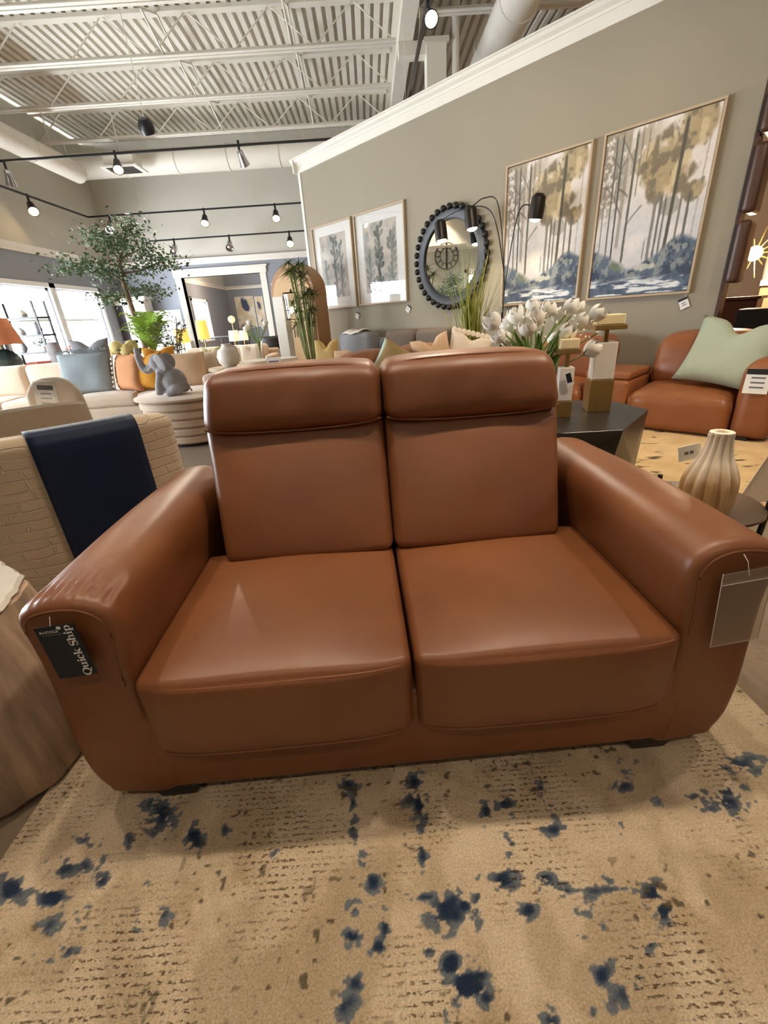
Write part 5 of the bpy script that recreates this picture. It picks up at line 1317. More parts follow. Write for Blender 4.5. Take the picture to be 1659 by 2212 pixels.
sm = eo.modifiers.new('soft', 'SMOOTH'); sm.iterations = 6; sm.factor = .5
for s in (-1, 1): MB().sphere((0, 0, 0), .085, 16, 10, (.9, .16, 1.05)).build('ear', M['greyclay'], e_root, (-.005, s * .085, .315), (R(-s * 14), 0, R(s * 28)))
for s in (-1, 1): MB().tube([(-.12, s * .035, .285), (-.16, s * .04, .25), (-.185, s * .04, .265)], [.010, .008, .003], 8).build('tusk', M['pot'], e_root)

# beige sectional with pillows
bs = sofa_block('fabric_sectional', (-3.75, 5.55, 0), 0, 3.7, 1.0, .42, .80, M['linen'], 'long beige fabric sectional with throw pillows left of centre', 4, cushm=M['linen'])
def P(u, v, Y, z): q = at(u, v, Y); return Vector((q.x, Y, z))
pz = .425
o = pillow('throw_pillow', .62, .50, .2, M['bluegrey'], P(195, 850, 5.85, pz), R(4), R(12), 'blue-grey pillow with a fringed top on the beige sectional', seed=21, ear=.05)
mb = MB()
for i in range(34): x = -.3 + .6 * i / 33; mb.tube([(x, 0, .50), (x + rr.uniform(-.02, .02), -.02, .535), (x + rr.uniform(-.03, .03), -.05, .51)], .006, 4)
mb.build('fringe', M['bluegrey'], o)
pillow('throw_pillow', .5, .5, .18, M['greyfab'], P(215, 830, 6.1, pz + .15), R(4), R(8), 'grey pillow leaning behind the blue-grey fringed one', chop=.15, seed=23)
o = pillow('throw_pillow', .50, .46, .2, M['rust'], P(285, 848, 5.75, pz), R(-30), R(12), 'apricot pillow with a knotted cream stripe on the beige sectional', seed=25)
mb = MB().grid(lambda u, v: (-.245 + .12 * u, -.035 - .075 * math.sin(math.pi * (.08 + .84 * v)) ** .6 * (u * .8 + .25), .02 + .42 * v), 6, 18); mb.build('cream_stripe', M['cream'], o)
for i in range(7): MB().tube([(-.20, -.10, .05 + .055 * i), (-.15, -.125, .065 + .055 * i)], .012, 6).build('knot', M['pot'], o)
pillow('throw_pillow', .44, .46, .2, M['mustard'], P(325, 845, 5.7, pz), R(-12), R(12), 'mustard pillow behind the elephant figure', chop=.1, seed=27)
pillow('throw_pillow', .40, .40, .16, M['mustard'], P(352, 800, 6.15, pz + .10), R(20), R(10), 'smaller mustard pillow peeking up behind the elephant trunk', seed=28, chop=.1)
pillow('throw_pillow', .62, .42, .22, M['blush'], P(400, 845, 5.75, pz), R(6), R(12), 'large apricot-cream pillow right of the elephant figure', seed=29, ear=.03)

# ================================================================== BEHIND THE SECTIONAL
cs = E('console_table', (-5.2, 7.0, 0), 0, 'long pale console table behind the beige sectional', 'table')
MB().box(-1.45, 1.45, 0, .45, .66, .70).build('table_top', M['pot'], cs, smooth=False, bevel=.004)
for x in (-1.4, 1.4):
    for y in (.04, .41): MB().box(x - .03, x + .03, y - .03, y + .03, 0, .66).build('leg', M['pot'], cs, smooth=False)
def table_lamp(loc, r0, r1, hs, hb, base, shade, label, glow=0, rb=.1, fn=None):
    o = E('table_lamp', loc, 0, label, 'lamp')
    MB().lathe([(.0, 0), (rb * .7, 0), (rb, hb * .25), (rb * 1.05, hb * .5), (rb * .7, hb * .85), (rb * .25, hb), (.0, hb)], 28, fn=fn).build('lamp_base', base, o)
    MB().tube([(0, 0, hb - .01), (0, 0, hb + .1 + hs * .5)], .01, 8).build('neck', M['gold'], o)
    MB().lathe([(r0, hb + .06), (r1, hb + .06 + hs), (r1 - .006, hb + .06 + hs), (r0 - .006, hb + .06)], 32).build('lamp_shade', shade, o, ang=50)
    if glow:
        l = D.lights.new('lamp_glow', 'POINT'); l.energy = glow; l.color = (1, .78, .5); l.shadow_soft_size = .06; q = D.objects.new('lamp_glow', l); COL.objects.link(q); q.parent = o; q.location = (0, 0, hb + .1 + hs * .45)
    return o
ridge = lambda a, z: 1 + .05 * math.sin(16 * a) * math.sin(60 * z)
q = at(18, 790, 7.2); table_lamp(Vector((q.x, 7.2, .70)), .30, .20, .36, .30, M['tealclay'], M['shadeo'], 'table lamp with coral shade and ridged dark base at the left edge', rb=.19, fn=ridge)
q = at(122, 770, 7.2); v_ = E('floor_vase', Vector((q.x, 7.2, .70)), 0, 'slim dark vase on the console before the window', 'vase')
MB().lathe([(.0, 0), (.05, 0), (.07, .05), (.10, .20), (.09, .29), (.06, .33), (.065, .35), (.05, .35), (.04, .32), (.0, .3)], 24).build('vase_body', M['greyclay'], v_)
q = at(85, 785, 7.2); v_ = E('red_basket', Vector((q.x, 7.2, .70)), 0, 'small red scalloped bowl on the console', 'bowl')
MB().lathe([(.0, 0), (.11, 0), (.16, .09), (.14, .09), (.09, .015), (.0, .012)], 40, fn=lambda a, z: 1 + .06 * math.sin(10 * a)).build('bowl', mat('red_glaze', (190, 96, 80), .5), v_)
q = at(170, 772, 7.15); v_ = E('potted_flower', Vector((q.x, 7.15, .70)), 0, 'orange bromeliad with round leaves in a small pot on the console', 'plant')
MB().lathe([(.0, 0), (.07, 0), (.09, .1), (.08, .1), (.0, .08)], 20).build('pot', M['pot'], v_)
MB().sphere((.09, 0, .16), .075, 14, 10, (1, .25, 1)).build('leaf', M['leaf'], v_); MB().sphere((-.05, .02, .14), .06, 14, 10, (1, .25, 1)).build('leaf', M['leaf'], v_)
leaves_mb([(rr.gauss(-.02, .03), rr.gauss(0, .03), .2 + rr.uniform(0, .14)) for _ in range(40)], .09, rr).build('flower_spike', mat('orange_bract', (224, 92, 46), .5), v_)
# etagere before the windows
et = E('etagere_shelf', (-6.45, 9.1, 0), 0, 'dark open shelf unit with ornaments standing before the windows', 'shelf')
for x in (-.38, .38):
    for y in (-.17, .17): MB().box(x - .015, x + .015, y - .015, y + .015, 0, 1.75).build('post', M['black'], et, smooth=False)
SHZ = (.3, .85, 1.15, 1.45)
for z in SHZ: MB().box(-.4, .4, -.19, .19, z, z + .035).build('shelf_board', M['black'], et, smooth=False)
for dx, z, kind, lab in ((-.2, .885, 'v', 'rounded dark vase on the middle etagere shelf'), (.2, .885, 'p', 'small green plant on the middle etagere shelf'), (-.15, 1.185, 'd', 'white dome ornament on the upper etagere shelf'), (.2, 1.185, 'v', 'dark bud vase on the upper etagere shelf'), (.0, 1.485, 'd', 'pale bowl on the top of the etagere')):
    o = E('shelf_ornament', (-6.45 + dx, 9.1, z), 0, lab, 'ornament')
    if kind == 'v': MB().lathe([(.0, 0), (.05, 0), (.09, .08), (.06, .17), (.03, .2), (.035, .22), (.0, .21)], 18).build('body', M['greyclay'], o)
    elif kind == 'd': MB().lathe([(.0, 0), (.1, 0), (.11, .06), (.06, .13), (.0, .15)], 18).build('body', M['pot'], o)
    else:
        MB().lathe([(.0, 0), (.05, 0), (.065, .09), (.0, .08)], 16).build('pot', M['pot'], o); leaves_mb([(rr.gauss(0, .06), rr.gauss(0, .06), .12 + rr.uniform(0, .1)) for _ in range(70)], .07, rr).build('foliage', M['leaf'], o)

# tall tree
TY = 8.6
def TP(u, v, dy=0): return at(u, v, TY + dy)
tr = E('tall_tree', (TP(318, 760).x, TY, 0), 0, 'tall slender indoor tree with airy foliage before the back wall', 'tree'); o0 = tr.location.copy()
MB().lathe([(.0, 0), (.2, 0), (.25, .2), (.26, .5), (.23, .5), (.22, .44), (.0, .44)], 24).build('planter', M['potgrey'], tr)
trunk = [Vector((0, 0, .42))] + [TP(u, v) - o0 for u, v in ((308, 730), (290, 680), (270, 620), (262, 585), (258, 560))]
trunk = crom(trunk, 5); MB().tube(trunk, [.05 - .025 * i / len(trunk) for i in range(len(trunk))], 10).build('trunk', M['trunk'], tr)
brs = [((258, 562), (245, 545), (228, 520), (205, 505)), ((260, 575), (225, 570), (180, 568), (140, 580)), ((258, 560), (268, 535), (270, 505), (285, 482)), ((263, 590), (300, 585), (335, 570), (360, 565)), ((272, 625), (310, 625), (335, 628)), ((276, 640), (250, 640), (235, 645)), ((268, 610), (240, 590), (215, 590)), ((258, 560), (290, 545), (315, 530))]
pts = []; rt2 = random.Random(9)
for b_ in brs:
    dy0 = rt2.uniform(-.5, .5); q = crom([TP(u, v, dy0 * i / (len(b_) - 1)) - o0 for i, (u, v) in enumerate(b_)], 6)
    MB().tube(q, [.02 - .015 * i / len(q) for i in range(len(q))], 6).build('branch', M['trunk'], tr)
    m = len(q)
    for i, c in enumerate(q):
        if i < m * .25: continue
        for k in range(int(30 * (.5 + i / m))):
            d = Vector((rt2.gauss(0, .16), rt2.gauss(0, .20), rt2.gauss(.0, .065))); pts.append(c + d)
stuff(leaves_mb(pts, .075, rt2, aspect=.5).build('foliage', M['leaf'], tr, smooth=False))
tr2 = copy_tree(tr); tr2.location = (-6.15, 6.3, 0); tr2.scale = (.72, .72, .72); tr2.rotation_euler = (0, 0, R(140)); tag(tr2, 'smaller leafy tree by the window wall, seen in the round mirror', 'tree')
# fern on a stand, hydrangea planter, olive bowl
def fern(loc, label, R0, H, m, n=26, stand=0):
    o = E('potted_fern', loc, 0, label, 'plant')
    MB().lathe([(.0, 0), (.12, 0), (.16, .22), (.14, .22), (.0, .18)], 20).build('pot', M['pot'], o)
    r = random.Random(int(loc[0] * 100)); mb = MB()
    for i in range(n):
        a = r.uniform(0, 6.28); L = R0 * r.uniform(.6, 1.1); hh = H * r.uniform(.5, 1.1)
        prev = None
        for k in range(14):
            q = k / 13; p = Vector((L * q * math.cos(a), L * q * math.sin(a), .2 + hh * math.sin(q * 2.0)))
            if prev is not None:
                d = (p - prev).normalized(); s = d.cross(Vector((0, 0, 1))).normalized() * .075 * math.sin(math.pi * (q * .9 + .08))
                for sg in (-1, 1): mb.add([prev, p, p + s * sg + d * .03 + Vector((0, 0, -.015)), prev + s * sg * .9 + d * .035], [(0, 1, 2, 3)])
            prev = p
    stuff(mb.build('fronds', m, o, smooth=False)); return o
def stand(loc, r, h, m, label, name='plant_stand'):
    o = E(name, (loc[0], loc[1], 0), 0, label, 'stand'); MB().lathe([(.0, h - .03), (r, h - .03), (r, h), (.0, h)], 28).build('top', m, o); MB().lathe([(.0, 0), (r * .7, 0), (r * .7, .02), (.03, .04), (.03, h - .03), (.0, h - .03)], 20).build('pedestal', m, o); return o
q = at(332, 755, 7.4); stand((q.x, 7.4), .25, .6, M['blackwood'], 'dark pedestal under the bright green fern'); fern(Vector((q.x, 7.4, .6)), 'bright yellow-green fern beside the tree trunk', .44, .55, M['leaf2'], 40)
q = at(268, 758, 7.1); stand((q.x, 7.1), .22, .6, M['oak'], 'light wood pedestal under the cream hydrangeas')
hy = E('hydrangea_planter', Vector((q.x, 7.1, .6)), 0, 'cream hydrangeas in a white bowl left of the fern', 'plant')
MB().lathe([(.0, 0), (.1, 0), (.2, .16), (.19, .17), (.0, .12)], 24).build('bowl', M['pot'], hy)
for i in range(7):
    a = 6.28 * i / 7; MB().sphere((.13 * math.cos(a), .13 * math.sin(a), .27 + .05 * (i % 2)), .09, 12, 8).build('flower_head', mat('cream_hydrangea', (226, 206, 140), .8, var=.3, vs=40, bump=.8, bs=60, bdist=.01), hy)
leaves_mb([(rr.gauss(0, .15), rr.gauss(0, .12), .2 + rr.uniform(0, .08)) for _ in range(60)], .11, rr, aspect=.6).build('foliage', M['leaf3'], hy)
q = at(382, 783, 6.9); stand((q.x, 6.9), .32, .58, M['pot'], 'white pedestal under the olive branch bowl')
ol = E('olive_bowl', Vector((q.x, 6.9, .58)), 0, 'wide white bowl with olive branches right of the fern', 'plant')
MB().lathe([(.0, 0), (.14, 0), (.30, .15), (.28, .16), (.12, .03), (.0, .03)], 32).build('bowl', M['pot'], ol)
pts = []
for i in range(11):
    a = rr.uniform(0, 6.28); q_ = crom([(0, 0, .04), (.1 * math.cos(a), .08 * math.sin(a), .3), (.24 * math.cos(a), .15 * math.sin(a), .35 + rr.uniform(0, .32))], 6); MB().tube(q_, .005, 5).build('twig', M['trunk'], ol); pts += [c + Vector((rr.gauss(0, .025), rr.gauss(0, .025), rr.gauss(0, .025))) for c in q_[5:] for _ in range(4)]
leaves_mb(pts, .06, rr, aspect=.4).build('foliage', M['leaf3'], ol, smooth=False)

# centre: cream sofa, vase, stools
sofa_block('fabric_sofa', (-2.7, 8.4, 0), R(4), 1.9, .9, .42, .76, M['linen'], 'low beige sofa in the middle distance behind the round vase', 2, cushm=M['cream'])
pillow('throw_pillow', .40, .36, .15, mat('pale_olive_fabric', (196, 186, 150), .9), P(455, 770, 8.7, .425), 0, R(10), 'pale olive pillow with a chopped top on the middle beige sofa', chop=.25, seed=31)
pillow('throw_pillow', .46, .36, .15, M['cream'], P(545, 770, 8.7, .425), 0, R(10), 'cream pillow at the right of the middle beige sofa', chop=.05, seed=32)
q = at(498, 792, 5.6); stand((q.x, 5.6), .26, q.z, M['oak'], 'small wood table carrying the round cream vase', 'side_table')
v_ = E('round_vase', Vector((q.x, 5.6, q.z)), 0, 'round cream vase behind the left back cushion', 'vase'); MB().lathe([(.0, 0), (.07, 0), (.12, .05), (.135, .12), (.115, .19), (.06, .225), (.055, .25), (.065, .26), (.05, .26), (.04, .22), (.0, .2)], 32).build('vase_body', M['pot'], v_)
MB().tube([(.06, 0, .235), (.10, 0, .22), (.12, 0, .18)], .012, 8).build('handle', M['pot'], v_)
def stool(u, v, Y, r, z, label):
    q = at(u, v, Y); o = E('round_pouf', (q.x, Y, 0), 0, label, 'pouf'); MB().lathe([(.0, .02), (r * .9, .02), (r, .08), (r, z - .08), (r * .93, z - .01), (.0, z)], 36).build('cushion', M['cream'], o); MB().lathe([(.0, 0), (r * .8, 0), (r * .8, .02), (.0, .02)], 24).build('base', M['blackwood'], o); return q.x, Y, z
sx, sy, sz = stool(557, 772, 6.1, .26, .68, 'round cream boucle pouf under the flower vase'); stool(607, 772, 6.5, .24, .66, 'second round cream pouf, right of the flower vase')
fl_ = E('flower_vase', (sx + .03, sy + .05, sz), 0, 'glass cylinder vase with white lilies on the cream pouf', 'vase'); MB().lathe([(.0, 0), (.05, 0), (.055, .22), (.05, .22), (.045, .012), (.0, .012)], 20).build('cylinder', M['glass'], fl_)
for i in range(13):
    a = rr.uniform(0, 6.28); e = Vector((.13 * math.cos(a), .13 * math.sin(a), .30 + rr.uniform(0, .12))); MB().tube(crom([(0, 0, .01), (.02 * math.cos(a), .02 * math.sin(a), .2), e], 5), .005, 5).build('stem', M['stem'], fl_)
    if i < 8: q_ = link('bloom', pet, fl_, e); q_.scale = (.8,) * 3
sg = E('sign_card', (at(592, 783, 5.55).x, 5.55, at(592, 783, 5.55).z), 0, 'small white sign card on a stand before the cream poufs', 'sign')
MB().box(-.085, .085, -.004, .004, -.05, .05).build('card', M['paper'], sg, smooth=False); MB().box(-.06, .06, -.006, -.004, .0, .02).box(-.05, .05, -.006, -.004, -.03, -.02).build('print_lines', M['inkgrey'], sg, smooth=False); MB().tube([(0, .0, -.05), (0, .0, .01 - sg.location.z)], .006, 6).build('post', M['chrome'], sg); MB().lathe([(.0, -sg.location.z), (.09, -sg.location.z), (.09, .012 - sg.location.z), (.0, .012 - sg.location.z)], 20).build('foot_plate', M['chrome'], sg)
# black barrel chair
q = at(598, 765, 10.3); bc = E('tub_chair', (q.x, 10.3, 0), 0, 'black tub chair near the white pillar', 'armchair')
MB().lathe([(.0, .06), (.30, .06), (.34, .4), (.36, .82), (.33, .84), (.30, .80), (.28, .45), (.0, .45)], 32, fn=lambda a, z: 1).build('tub_shell', M['black'], bc); MB().lathe([(.0, 0), (.22, 0), (.22, .06), (.0, .06)], 20).build('base', M['blackwood'], bc)
# grey stool and straw pillow beside the wall
q = at(668, 778, 5.6); gs = E('grey_ottoman', (q.x, 5.6, 0), R(-20), 'grey square ottoman below the bamboo plant', 'ottoman'); roundbox(-.19, .19, -.19, .19, .04, .64, .05, None, 4, 3).build('cushion', M['taupefab'], gs)
for x in (-.14, .14):
    for y in (-.14, .14): MB().box(x - .02, x + .02, y - .02, y + .02, 0, .05).build('foot', M['foot'], gs, smooth=False)
q = at(706, 775, 5.2); gs2 = E('low_bench', (q.x + .08, 5.2, 0), R(-30), 'low tan bench holding the straw pillow', 'bench'); roundbox(-.28, .28, -.16, .16, .3, .62, .05, None, 4, 3).build('cushion', M['rust'], gs2)
for x in (-.22, .22):
    for y in (-.1, .1): MB().box(x - .02, x + .02, y - .02, y + .02, 0, .31).build('leg', M['foot'], gs2, smooth=False)
pillow('throw_pillow', .30, .28, .12, M['straw'], Vector((q.x, 5.22, .622)), R(-20), R(6), 'straw yellow pillow with a deep chop, left of the taupe sofa', chop=.35, seed=41)
pillow('throw_pillow', .20, .16, .08, M['blush'], Vector((q.x + .18, 5.1, .622)), R(-20), R(6), 'little blush pillow beside the straw yellow one', seed=42, ear=0)

# arched cabinet, bamboo, white pillar with lantern
q = at(648, 760, 8.3); ac = E('arched_cabinet', (q.x, 8.3, 0), R(-25), 'arched wooden cabinet at the left end of the tall wall', 'cabinet')
def archp(w, h, n=20): return [(-w / 2, 0), (w / 2, 0)] + [(w / 2 * math.cos(math.pi * i / n), h - w / 2 + w / 2 * math.sin(math.pi * i / n)) for i in range(n + 1)]
rotx = Matrix.Rotation(R(90), 4, 'X')
MB().prism(archp(.85, 1.98), -.42, 0, rotx).build('cabinet_body', M['wood'], ac, ang=40)
MB().prism(archp(.75, 1.88), 0, .02, rotx).build('arched_door', mat('honey_wood', (206, 166, 112), .5, var=.2, vs=12, stretch=(8, 8, 1)), ac, ang=40)
for s in (-1, 1): MB().tube([(s * .03, -.04, .85), (s * .03, -.04, 1.05)], .008, 6).build('handle', M['black'], ac)
q = at(672, 765, 7.2); bp_ = E('papyrus_plant', (q.x, 7.2, 0), 0, 'tall papyrus plant with feathery tops before the left cactus print', 'plant')
MB().lathe([(.0, 0), (.15, 0), (.18, .25), (.18, .5), (.16, .5), (.0, .45)], 24).build('planter', M['potgrey'], bp_)
for i in range(30):
    a = rr.uniform(0, 6.28); l_ = rr.uniform(.05, .3); H_ = rr.uniform(1.05, 1.9); tip = Vector((l_ * math.cos(a) * .9 - .04, l_ * math.sin(a), H_)); st_ = MB().tube(crom([(.06 * math.cos(a), .06 * math.sin(a), .45), tip * .6, tip], 4), .009, 5).build('stalk', M['papyrus'], bp_); mb = MB()
    for k in range(34):
        b_ = rr.uniform(0, 6.28); L_ = rr.uniform(.14, .28); d = Vector((math.cos(b_), math.sin(b_), rr.uniform(-.5, .5))); s_ = Vector((-math.sin(b_), math.cos(b_), 0)) * .013
        mb.add([tip - s_, tip + s_, tip + d * L_ + Vector((0, 0, -.03)), ], [(0, 1, 2)])
    mb.build('leaf_tuft', M['papyrus'], st_, smooth=False)
q = at(622, 760, 7.7); wp = E('white_pillar', (q.x, 7.7, 0), R(-20), 'white square pillar under the glass lantern', 'pillar'); z1 = at(615, 640, 7.6).z
MB().box(-.09, .09, -.09, .09, 0, z1).build('shaft', M['white'], wp, smooth=False, bevel=.006); MB().box(-.12, .12, -.12, .12, 0, .12).build('plinth', M['white'], wp, smooth=False)
q = at(634, 690, 7.35); ln = E('glass_lantern', q, 0, 'black framed glass lantern with a bulb, hung on the white pillar', 'lantern'); h_ = at(634, 632, 7.35).z - q.z
for a in range(4): MB().tube([(.11 * math.cos(R(45 + 90 * a)), .11 * math.sin(R(45 + 90 * a)), 0), (.13 * math.cos(R(45 + 90 * a)), .13 * math.sin(R(45 + 90 * a)), h_)], .006, 6).build('frame_bar', M['black'], ln)
for z in (.0, h_ * .35, h_): MB().tube([(.12 * math.cos(R(45 + 90 * a)), .12 * math.sin(R(45 + 90 * a)), z) for a in range(4)], .006, 6, True).build('frame_ring', M['black'], ln)
MB().lathe([(.085, .02), (.10, h_ - .02), (.097, h_ - .02), (.082, .02)], 20).build('glass_cylinder', M['glass'], ln); MB().sphere((0, 0, h_ * .35), .035, 12, 8, (1, 1, 1.4)).build('bulb', M['bulbw'], ln)
MB().tube([(0, .0, h_), (0, .10, h_ + .05), (.0, .18, h_ + .02)], .01, 6).build('bracket', M['black'], ln)

# back wall: hutch, leaning mirror picture, small picture
q = at(290, 720, 13.5); hu = E('glass_hutch', (q.x, 13.45, 0), 0, 'white hutch with two dark glass doors against the back wall', 'cabinet')
MB().box(-.52, .52, 0, .45, 0, 1.92).build('body', M['white'], hu, smooth=False); MB().box(-.57, .57, -.04, .47, 1.92, 2.0).build('cornice', M['white'], hu, smooth=False, bevel=.01)
for s in (-1, 1):
    d = E('cabinet_door', (0, 0, 0)); d.parent = hu; MB().box(s * .26 - .19, s * .26 + .19, -.01, 0, .9, 1.82).build('pane', mat('dark_interior', (84, 78, 82), .15), d, smooth=False)
    mb = MB()
    for a in ((s * .26 - .25, s * .26 - .18, .84, 1.88), (s * .26 + .18, s * .26 + .25, .84, 1.88), (s * .26 - .25, s * .26 + .25, 1.81, 1.88), (s * .26 - .25, s * .26 + .25, .84, .91)): mb.box(a[0], a[1], -.025, 0, a[2], a[3])
    mb.build('door_frame', M['white'], d, smooth=False); MB().sphere((s * .03, -.04, 1.3), .02, 8, 6).build('knob', M['black'], d)
def simple_art(name, u0, u1, v0, v1, Y, img, label, m, fw=.03, lean=0, rz=0):
    a, b = at(u0, (v0 + v1) / 2, Y), at(u1, (v0 + v1) / 2, Y); z1 = at((u0 + u1) / 2, v0, Y).z; z0 = at((u0 + u1) / 2, v1, Y).z
    o = E(name, ((a.x + b.x) / 2, Y, z0), rz, label, 'picture'); w = b.x - a.x; h = z1 - z0; frame_parts(o, w, h, fw, .04, m)
    canvas('art_print', w - 2 * fw, h - 2 * fw, img, AG, o, (0, 0, fw), -.02); MB().box(-w / 2 + .01, w / 2 - .01, -.015, 0, .01, h - .01).build('backing_board', M['white'], o, smooth=False); return o
U, T = np.meshgrid(np.linspace(0, 1, 50), np.linspace(0, 1, 60))
ar = np.zeros((60, 50, 3)) + np.array([222, 230, 236.])
for x in (.22, .52, .82):
    m_ = ((np.abs(U - x) < .10) & (T < .55)) | (((U - x) ** 2 + ((T - .55) * .9) ** 2) < .0105); ar = mixc(ar, (176, 192, 206), m_.astype(float)); ar = mixc(ar, (240, 244, 246), ((np.abs(U - x) < .05) & (T < .5)).astype(float))
ar = mixc(ar, (196, 206, 214), sstep(.02, .0, np.abs(T - .8)))
simple_art('arch_picture', 338, 398, 670, 740, 13.3, ar, 'pale blue picture of arches leaning beside the cased opening', M['white'])
for s in (1,):
    o = D.objects['arch_picture']; MB().box(-.5, .5, -.15, .15, -o.location.z, 0).build('ledge_stand', M['white'], o, (0, 0, 0), smooth=False)
n_ = fbm(U * 4, T * 5, 71); sm_ = mixc(np.zeros((60, 50, 3)) + np.array([206, 210, 214.]), (40, 44, 52), sstep(.5, .65, fbm(U * 4, T * 4, 5) * np.exp(-((U - .6) / .3) ** 2 - ((T - .55) / .25) ** 2) * 1.8)); sm_ = mixc(sm_, (236, 236, 236), sstep(.5, .3, T) * .6)
simple_art('abstract_picture', 589, 612, 611, 660, 13.96, sm_, 'small dark abstract picture right of the cased opening', M['white'], .02)

# floor lamps near the opening
def floor_lamp(u, vt, vb, Y, wpx, shade, label, glow=4):
    a = at(u, vt, Y); b = at(u, vb, Y); w = wpx * Y / 1000 / 2; o = E('floor_lamp', (a.x, Y, 0), 0, label, 'floor lamp')
    MB().lathe([(.0, 0), (.15, 0), (.15, .02), (.0, .03)], 24).build('lamp_base', M['gold'], o); MB().tube([(0, 0, .02), (0, 0, a.z - .05)], .012, 8).build('pole', M['gold'], o)
    MB().lathe([(w, b.z), (w * .86, a.z), (w * .86 - .006, a.z), (w - .006, b.z)], 32).build('lamp_shade', shade, o, ang=50)
    l = D.lights.new('lamp_glow', 'POINT'); l.energy = glow; l.color = (1, .78, .5); l.shadow_soft_size = .06; q = D.objects.new('lamp_glow', l); COL.objects.link(q); q.parent = o; q.location = (0, 0, (a.z + b.z) / 2)
    return o
floor_lamp(389, 711, 741, 9.6, 30, M['shadey'], 'lamp with a mustard drum shade left of the opening')
floor_lamp(433, 692, 733, 11.5, 25, M['shadey'], 'tall glowing yellow lamp at the left jamb of the opening')
floor_lamp(503, 714, 737, 10.4, 22, M['shadec'], 'cream lamp left of its twin before the opening'); floor_lamp(524, 714, 735, 11.0, 18, M['shadec'], 'cream lamp right of its twin before the opening')
# far room: navy abstract canvases, black chairs, table
def absn(seed, nx=60, ny=90):
    U, T = np.meshgrid(np.linspace(0, 1, nx), np.linspace(0, 1, ny)); n1 = fbm(U * 4, T * 4, seed); im = np.zeros((ny, nx, 3)) + np.array([214, 196, 160.]); im = mixc(im, (232, 222, 200), sstep(.45, .6, n1)); im = mixc(im, (38, 48, 86), sstep(.42, .56, n1 * .6 + .6 * np.exp(-(((U - .5) / .3) ** 2 + ((T - .72) / .2) ** 2)) - .1)); im = mixc(im, (52, 60, 84), sstep(.55, .65, fbm(U * 6, T * 6, seed + 4)) * sstep(.35, .1, T)); return im
simple_art('navy_abstract', 512, 552, 640, 708, 24.39, absn(3), 'tall navy and sand abstract canvas in the far room', M['white'], .03)
simple_art('navy_abstract', 554, 572, 640, 705, 24.39, absn(9, 30, 90), 'narrow navy and sand abstract canvas at the right of the far room', M['white'], .03)
dtb = E('dining_table', (-5.6, 18.4, 0), 0, 'dark dining table in the far room through the opening', 'table'); MB().box(-.55, .55, -1.1, 1.1, .72, .76).build('table_top', M['blackwood'], dtb, smooth=False)
for x in (-.48, .48):
    for y in (-1, 1): MB().box(x - .03, x + .03, y - .03, y + .03, 0, .72).build('leg', M['blackwood'], dtb, smooth=False)
def windsor(loc, rz, label):
    o = E('spindle_chair', loc, rz, label, 'chair', 'black chairs in the far room'); MB().lathe([(.0, .43), (.22, .43), (.23, .45), (.0, .46)], 24).build('seat', M['black'], o)
    for x in (-.16, .16):
        for y in (-.15, .15): MB().tube([(x * 1.2, y * 1.2, 0), (x, y, .44)], .014, 6).build('leg', M['black'], o)
    for i in range(5): a = R(50 + 20 * i); MB().tube([(.2 * math.cos(a), .2 * math.sin(a), .45), (.24 * math.cos(a), .24 * math.sin(a) + .05, .93)], .008, 5).build('spindle', M['black'], o)
    MB().tube([(.26 * math.cos(R(40 + 10 * i)), .24 * math.sin(R(40 + 10 * i)) + .05, .94) for i in range(11)], .016, 6).build('top_rail', M['black'], o)
    return o
for i, (x, y, rz, nm) in enumerate(((-5.0, 17.2, R(-100), 'nearest'), (-5.0, 17.95, R(-80), 'second nearest'), (-5.0, 18.8, R(-95), 'third nearest'), (-6.5, 17.6, R(90), 'window-side'))): windsor((x, y, 0), rz, '%s black spindle chair at the dining table through the opening' % nm)
q = at(500, 690, 20.0); ga = E('glow_lamp', Vector((q.x, 20, 0)), 0, 'amber globe lamp glowing in the far room', 'lamp'); MB().tube([(0, 0, 0), (0, 0, q.z - .1)], .02, 8).build('pole', M['gold'], ga); MB().sphere((0, 0, q.z), .14, 16, 10).build('globe', emat('amber_glow', (255, 150, 60), 6), ga)
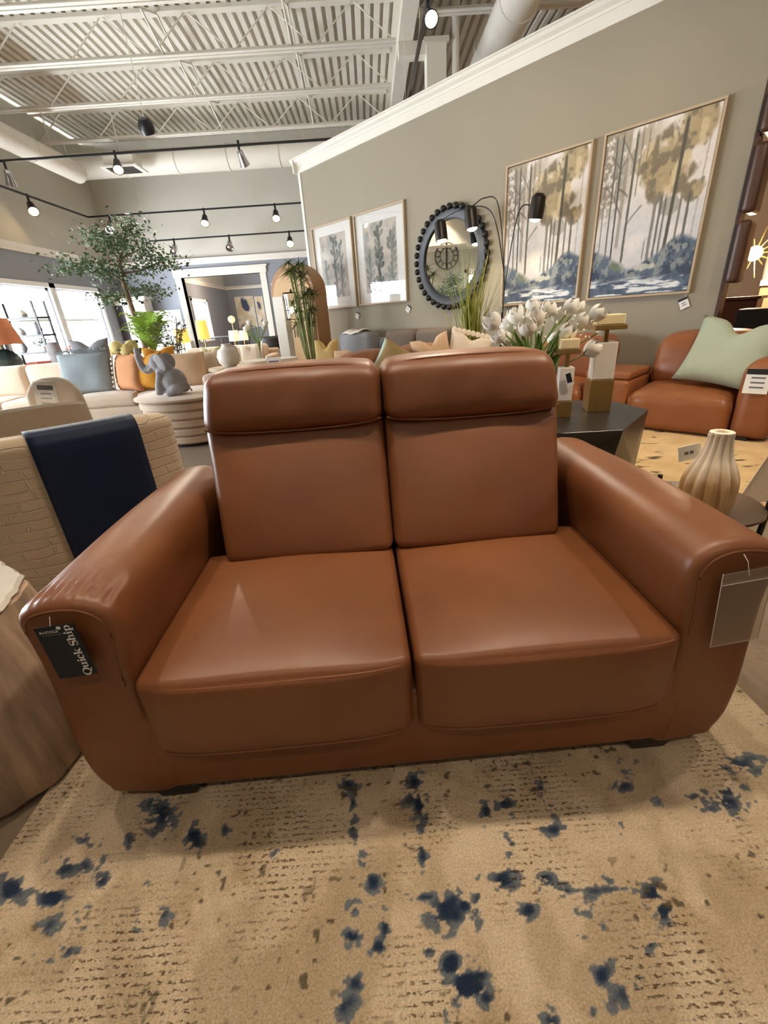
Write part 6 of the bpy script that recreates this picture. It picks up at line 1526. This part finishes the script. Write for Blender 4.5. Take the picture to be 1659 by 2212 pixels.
l = D.lights.new('lamp_glow', 'POINT'); l.energy = 60; l.color = (1, .8, .6); l.shadow_soft_size = .2; q = D.objects.new('lamp_glow', l); COL.objects.link(q); q.parent = ga; q.location = (0, 0, 2.6)

# ================================================================== BEYOND THE RIGHT END OF THE PARTITION
def far(u, v, c): return atW(u, v, c)
q = far(1585, 672, 7.0); rc = E('red_cabinet', Vector((q.x, q.y, 0)), WROT, 'red-brown cabinet beyond the right end of the wall', 'cabinet'); MB().box(-.2, .2, 0, .4, .06, q.z + .12).build('body', M['redwood'], rc, smooth=False, bevel=.01); MB().box(-.23, .23, -.02, .42, 0, .06).build('plinth', M['redwood'], rc, smooth=False); MB().box(-.23, .23, -.03, .43, q.z + .12, q.z + .15).build('top', M['redwood'], rc, smooth=False)
q = far(1652, 680, 6.2); bb = E('black_chest', Vector((q.x, q.y, 0)), WROT, 'black chest beside the red-brown cabinet', 'chest'); MB().box(-.24, .24, 0, .4, .05, q.z + .06).build('body', M['black'], bb, smooth=False, bevel=.01); MB().box(-.26, .26, -.02, .42, 0, .05).build('plinth', M['black'], bb, smooth=False); MB().box(-.25, .25, -.012, 0, .3, .32).build('drawer_gap', M['inkgrey'], bb, smooth=False)
q = far(1632, 548, 8.3); sb = E('starburst_light', q, WROT, 'glowing starburst wall light in the warm side room', 'wall light')
for i in range(14):
    a = 2 * math.pi * i / 14; MB().tube([(0, -.06, 0), (.30 * math.cos(a) * (1 if i % 2 else .6), -.06 - .02 * (i % 3), .30 * math.sin(a) * (1 if i % 2 else .6))], [.01, .006], 5).build('ray', M['gold'], sb)
MB().sphere((0, -.08, 0), .09, 14, 10).build('bulb', M['bulbw'], sb); MB().lathe([(.0, 0), (.09, 0), (.09, .06), (.0, .06)], 20, mtx=Matrix.Rotation(R(90), 4, 'X')).build('back_plate', M['gold'], sb)
l = D.lights.new('lamp_glow', 'POINT'); l.energy = 45; l.color = (1, .80, .55); l.shadow_soft_size = .1; q2 = D.objects.new('lamp_glow', l); COL.objects.link(q2); q2.parent = sb; q2.location = (0, -.35, 0)
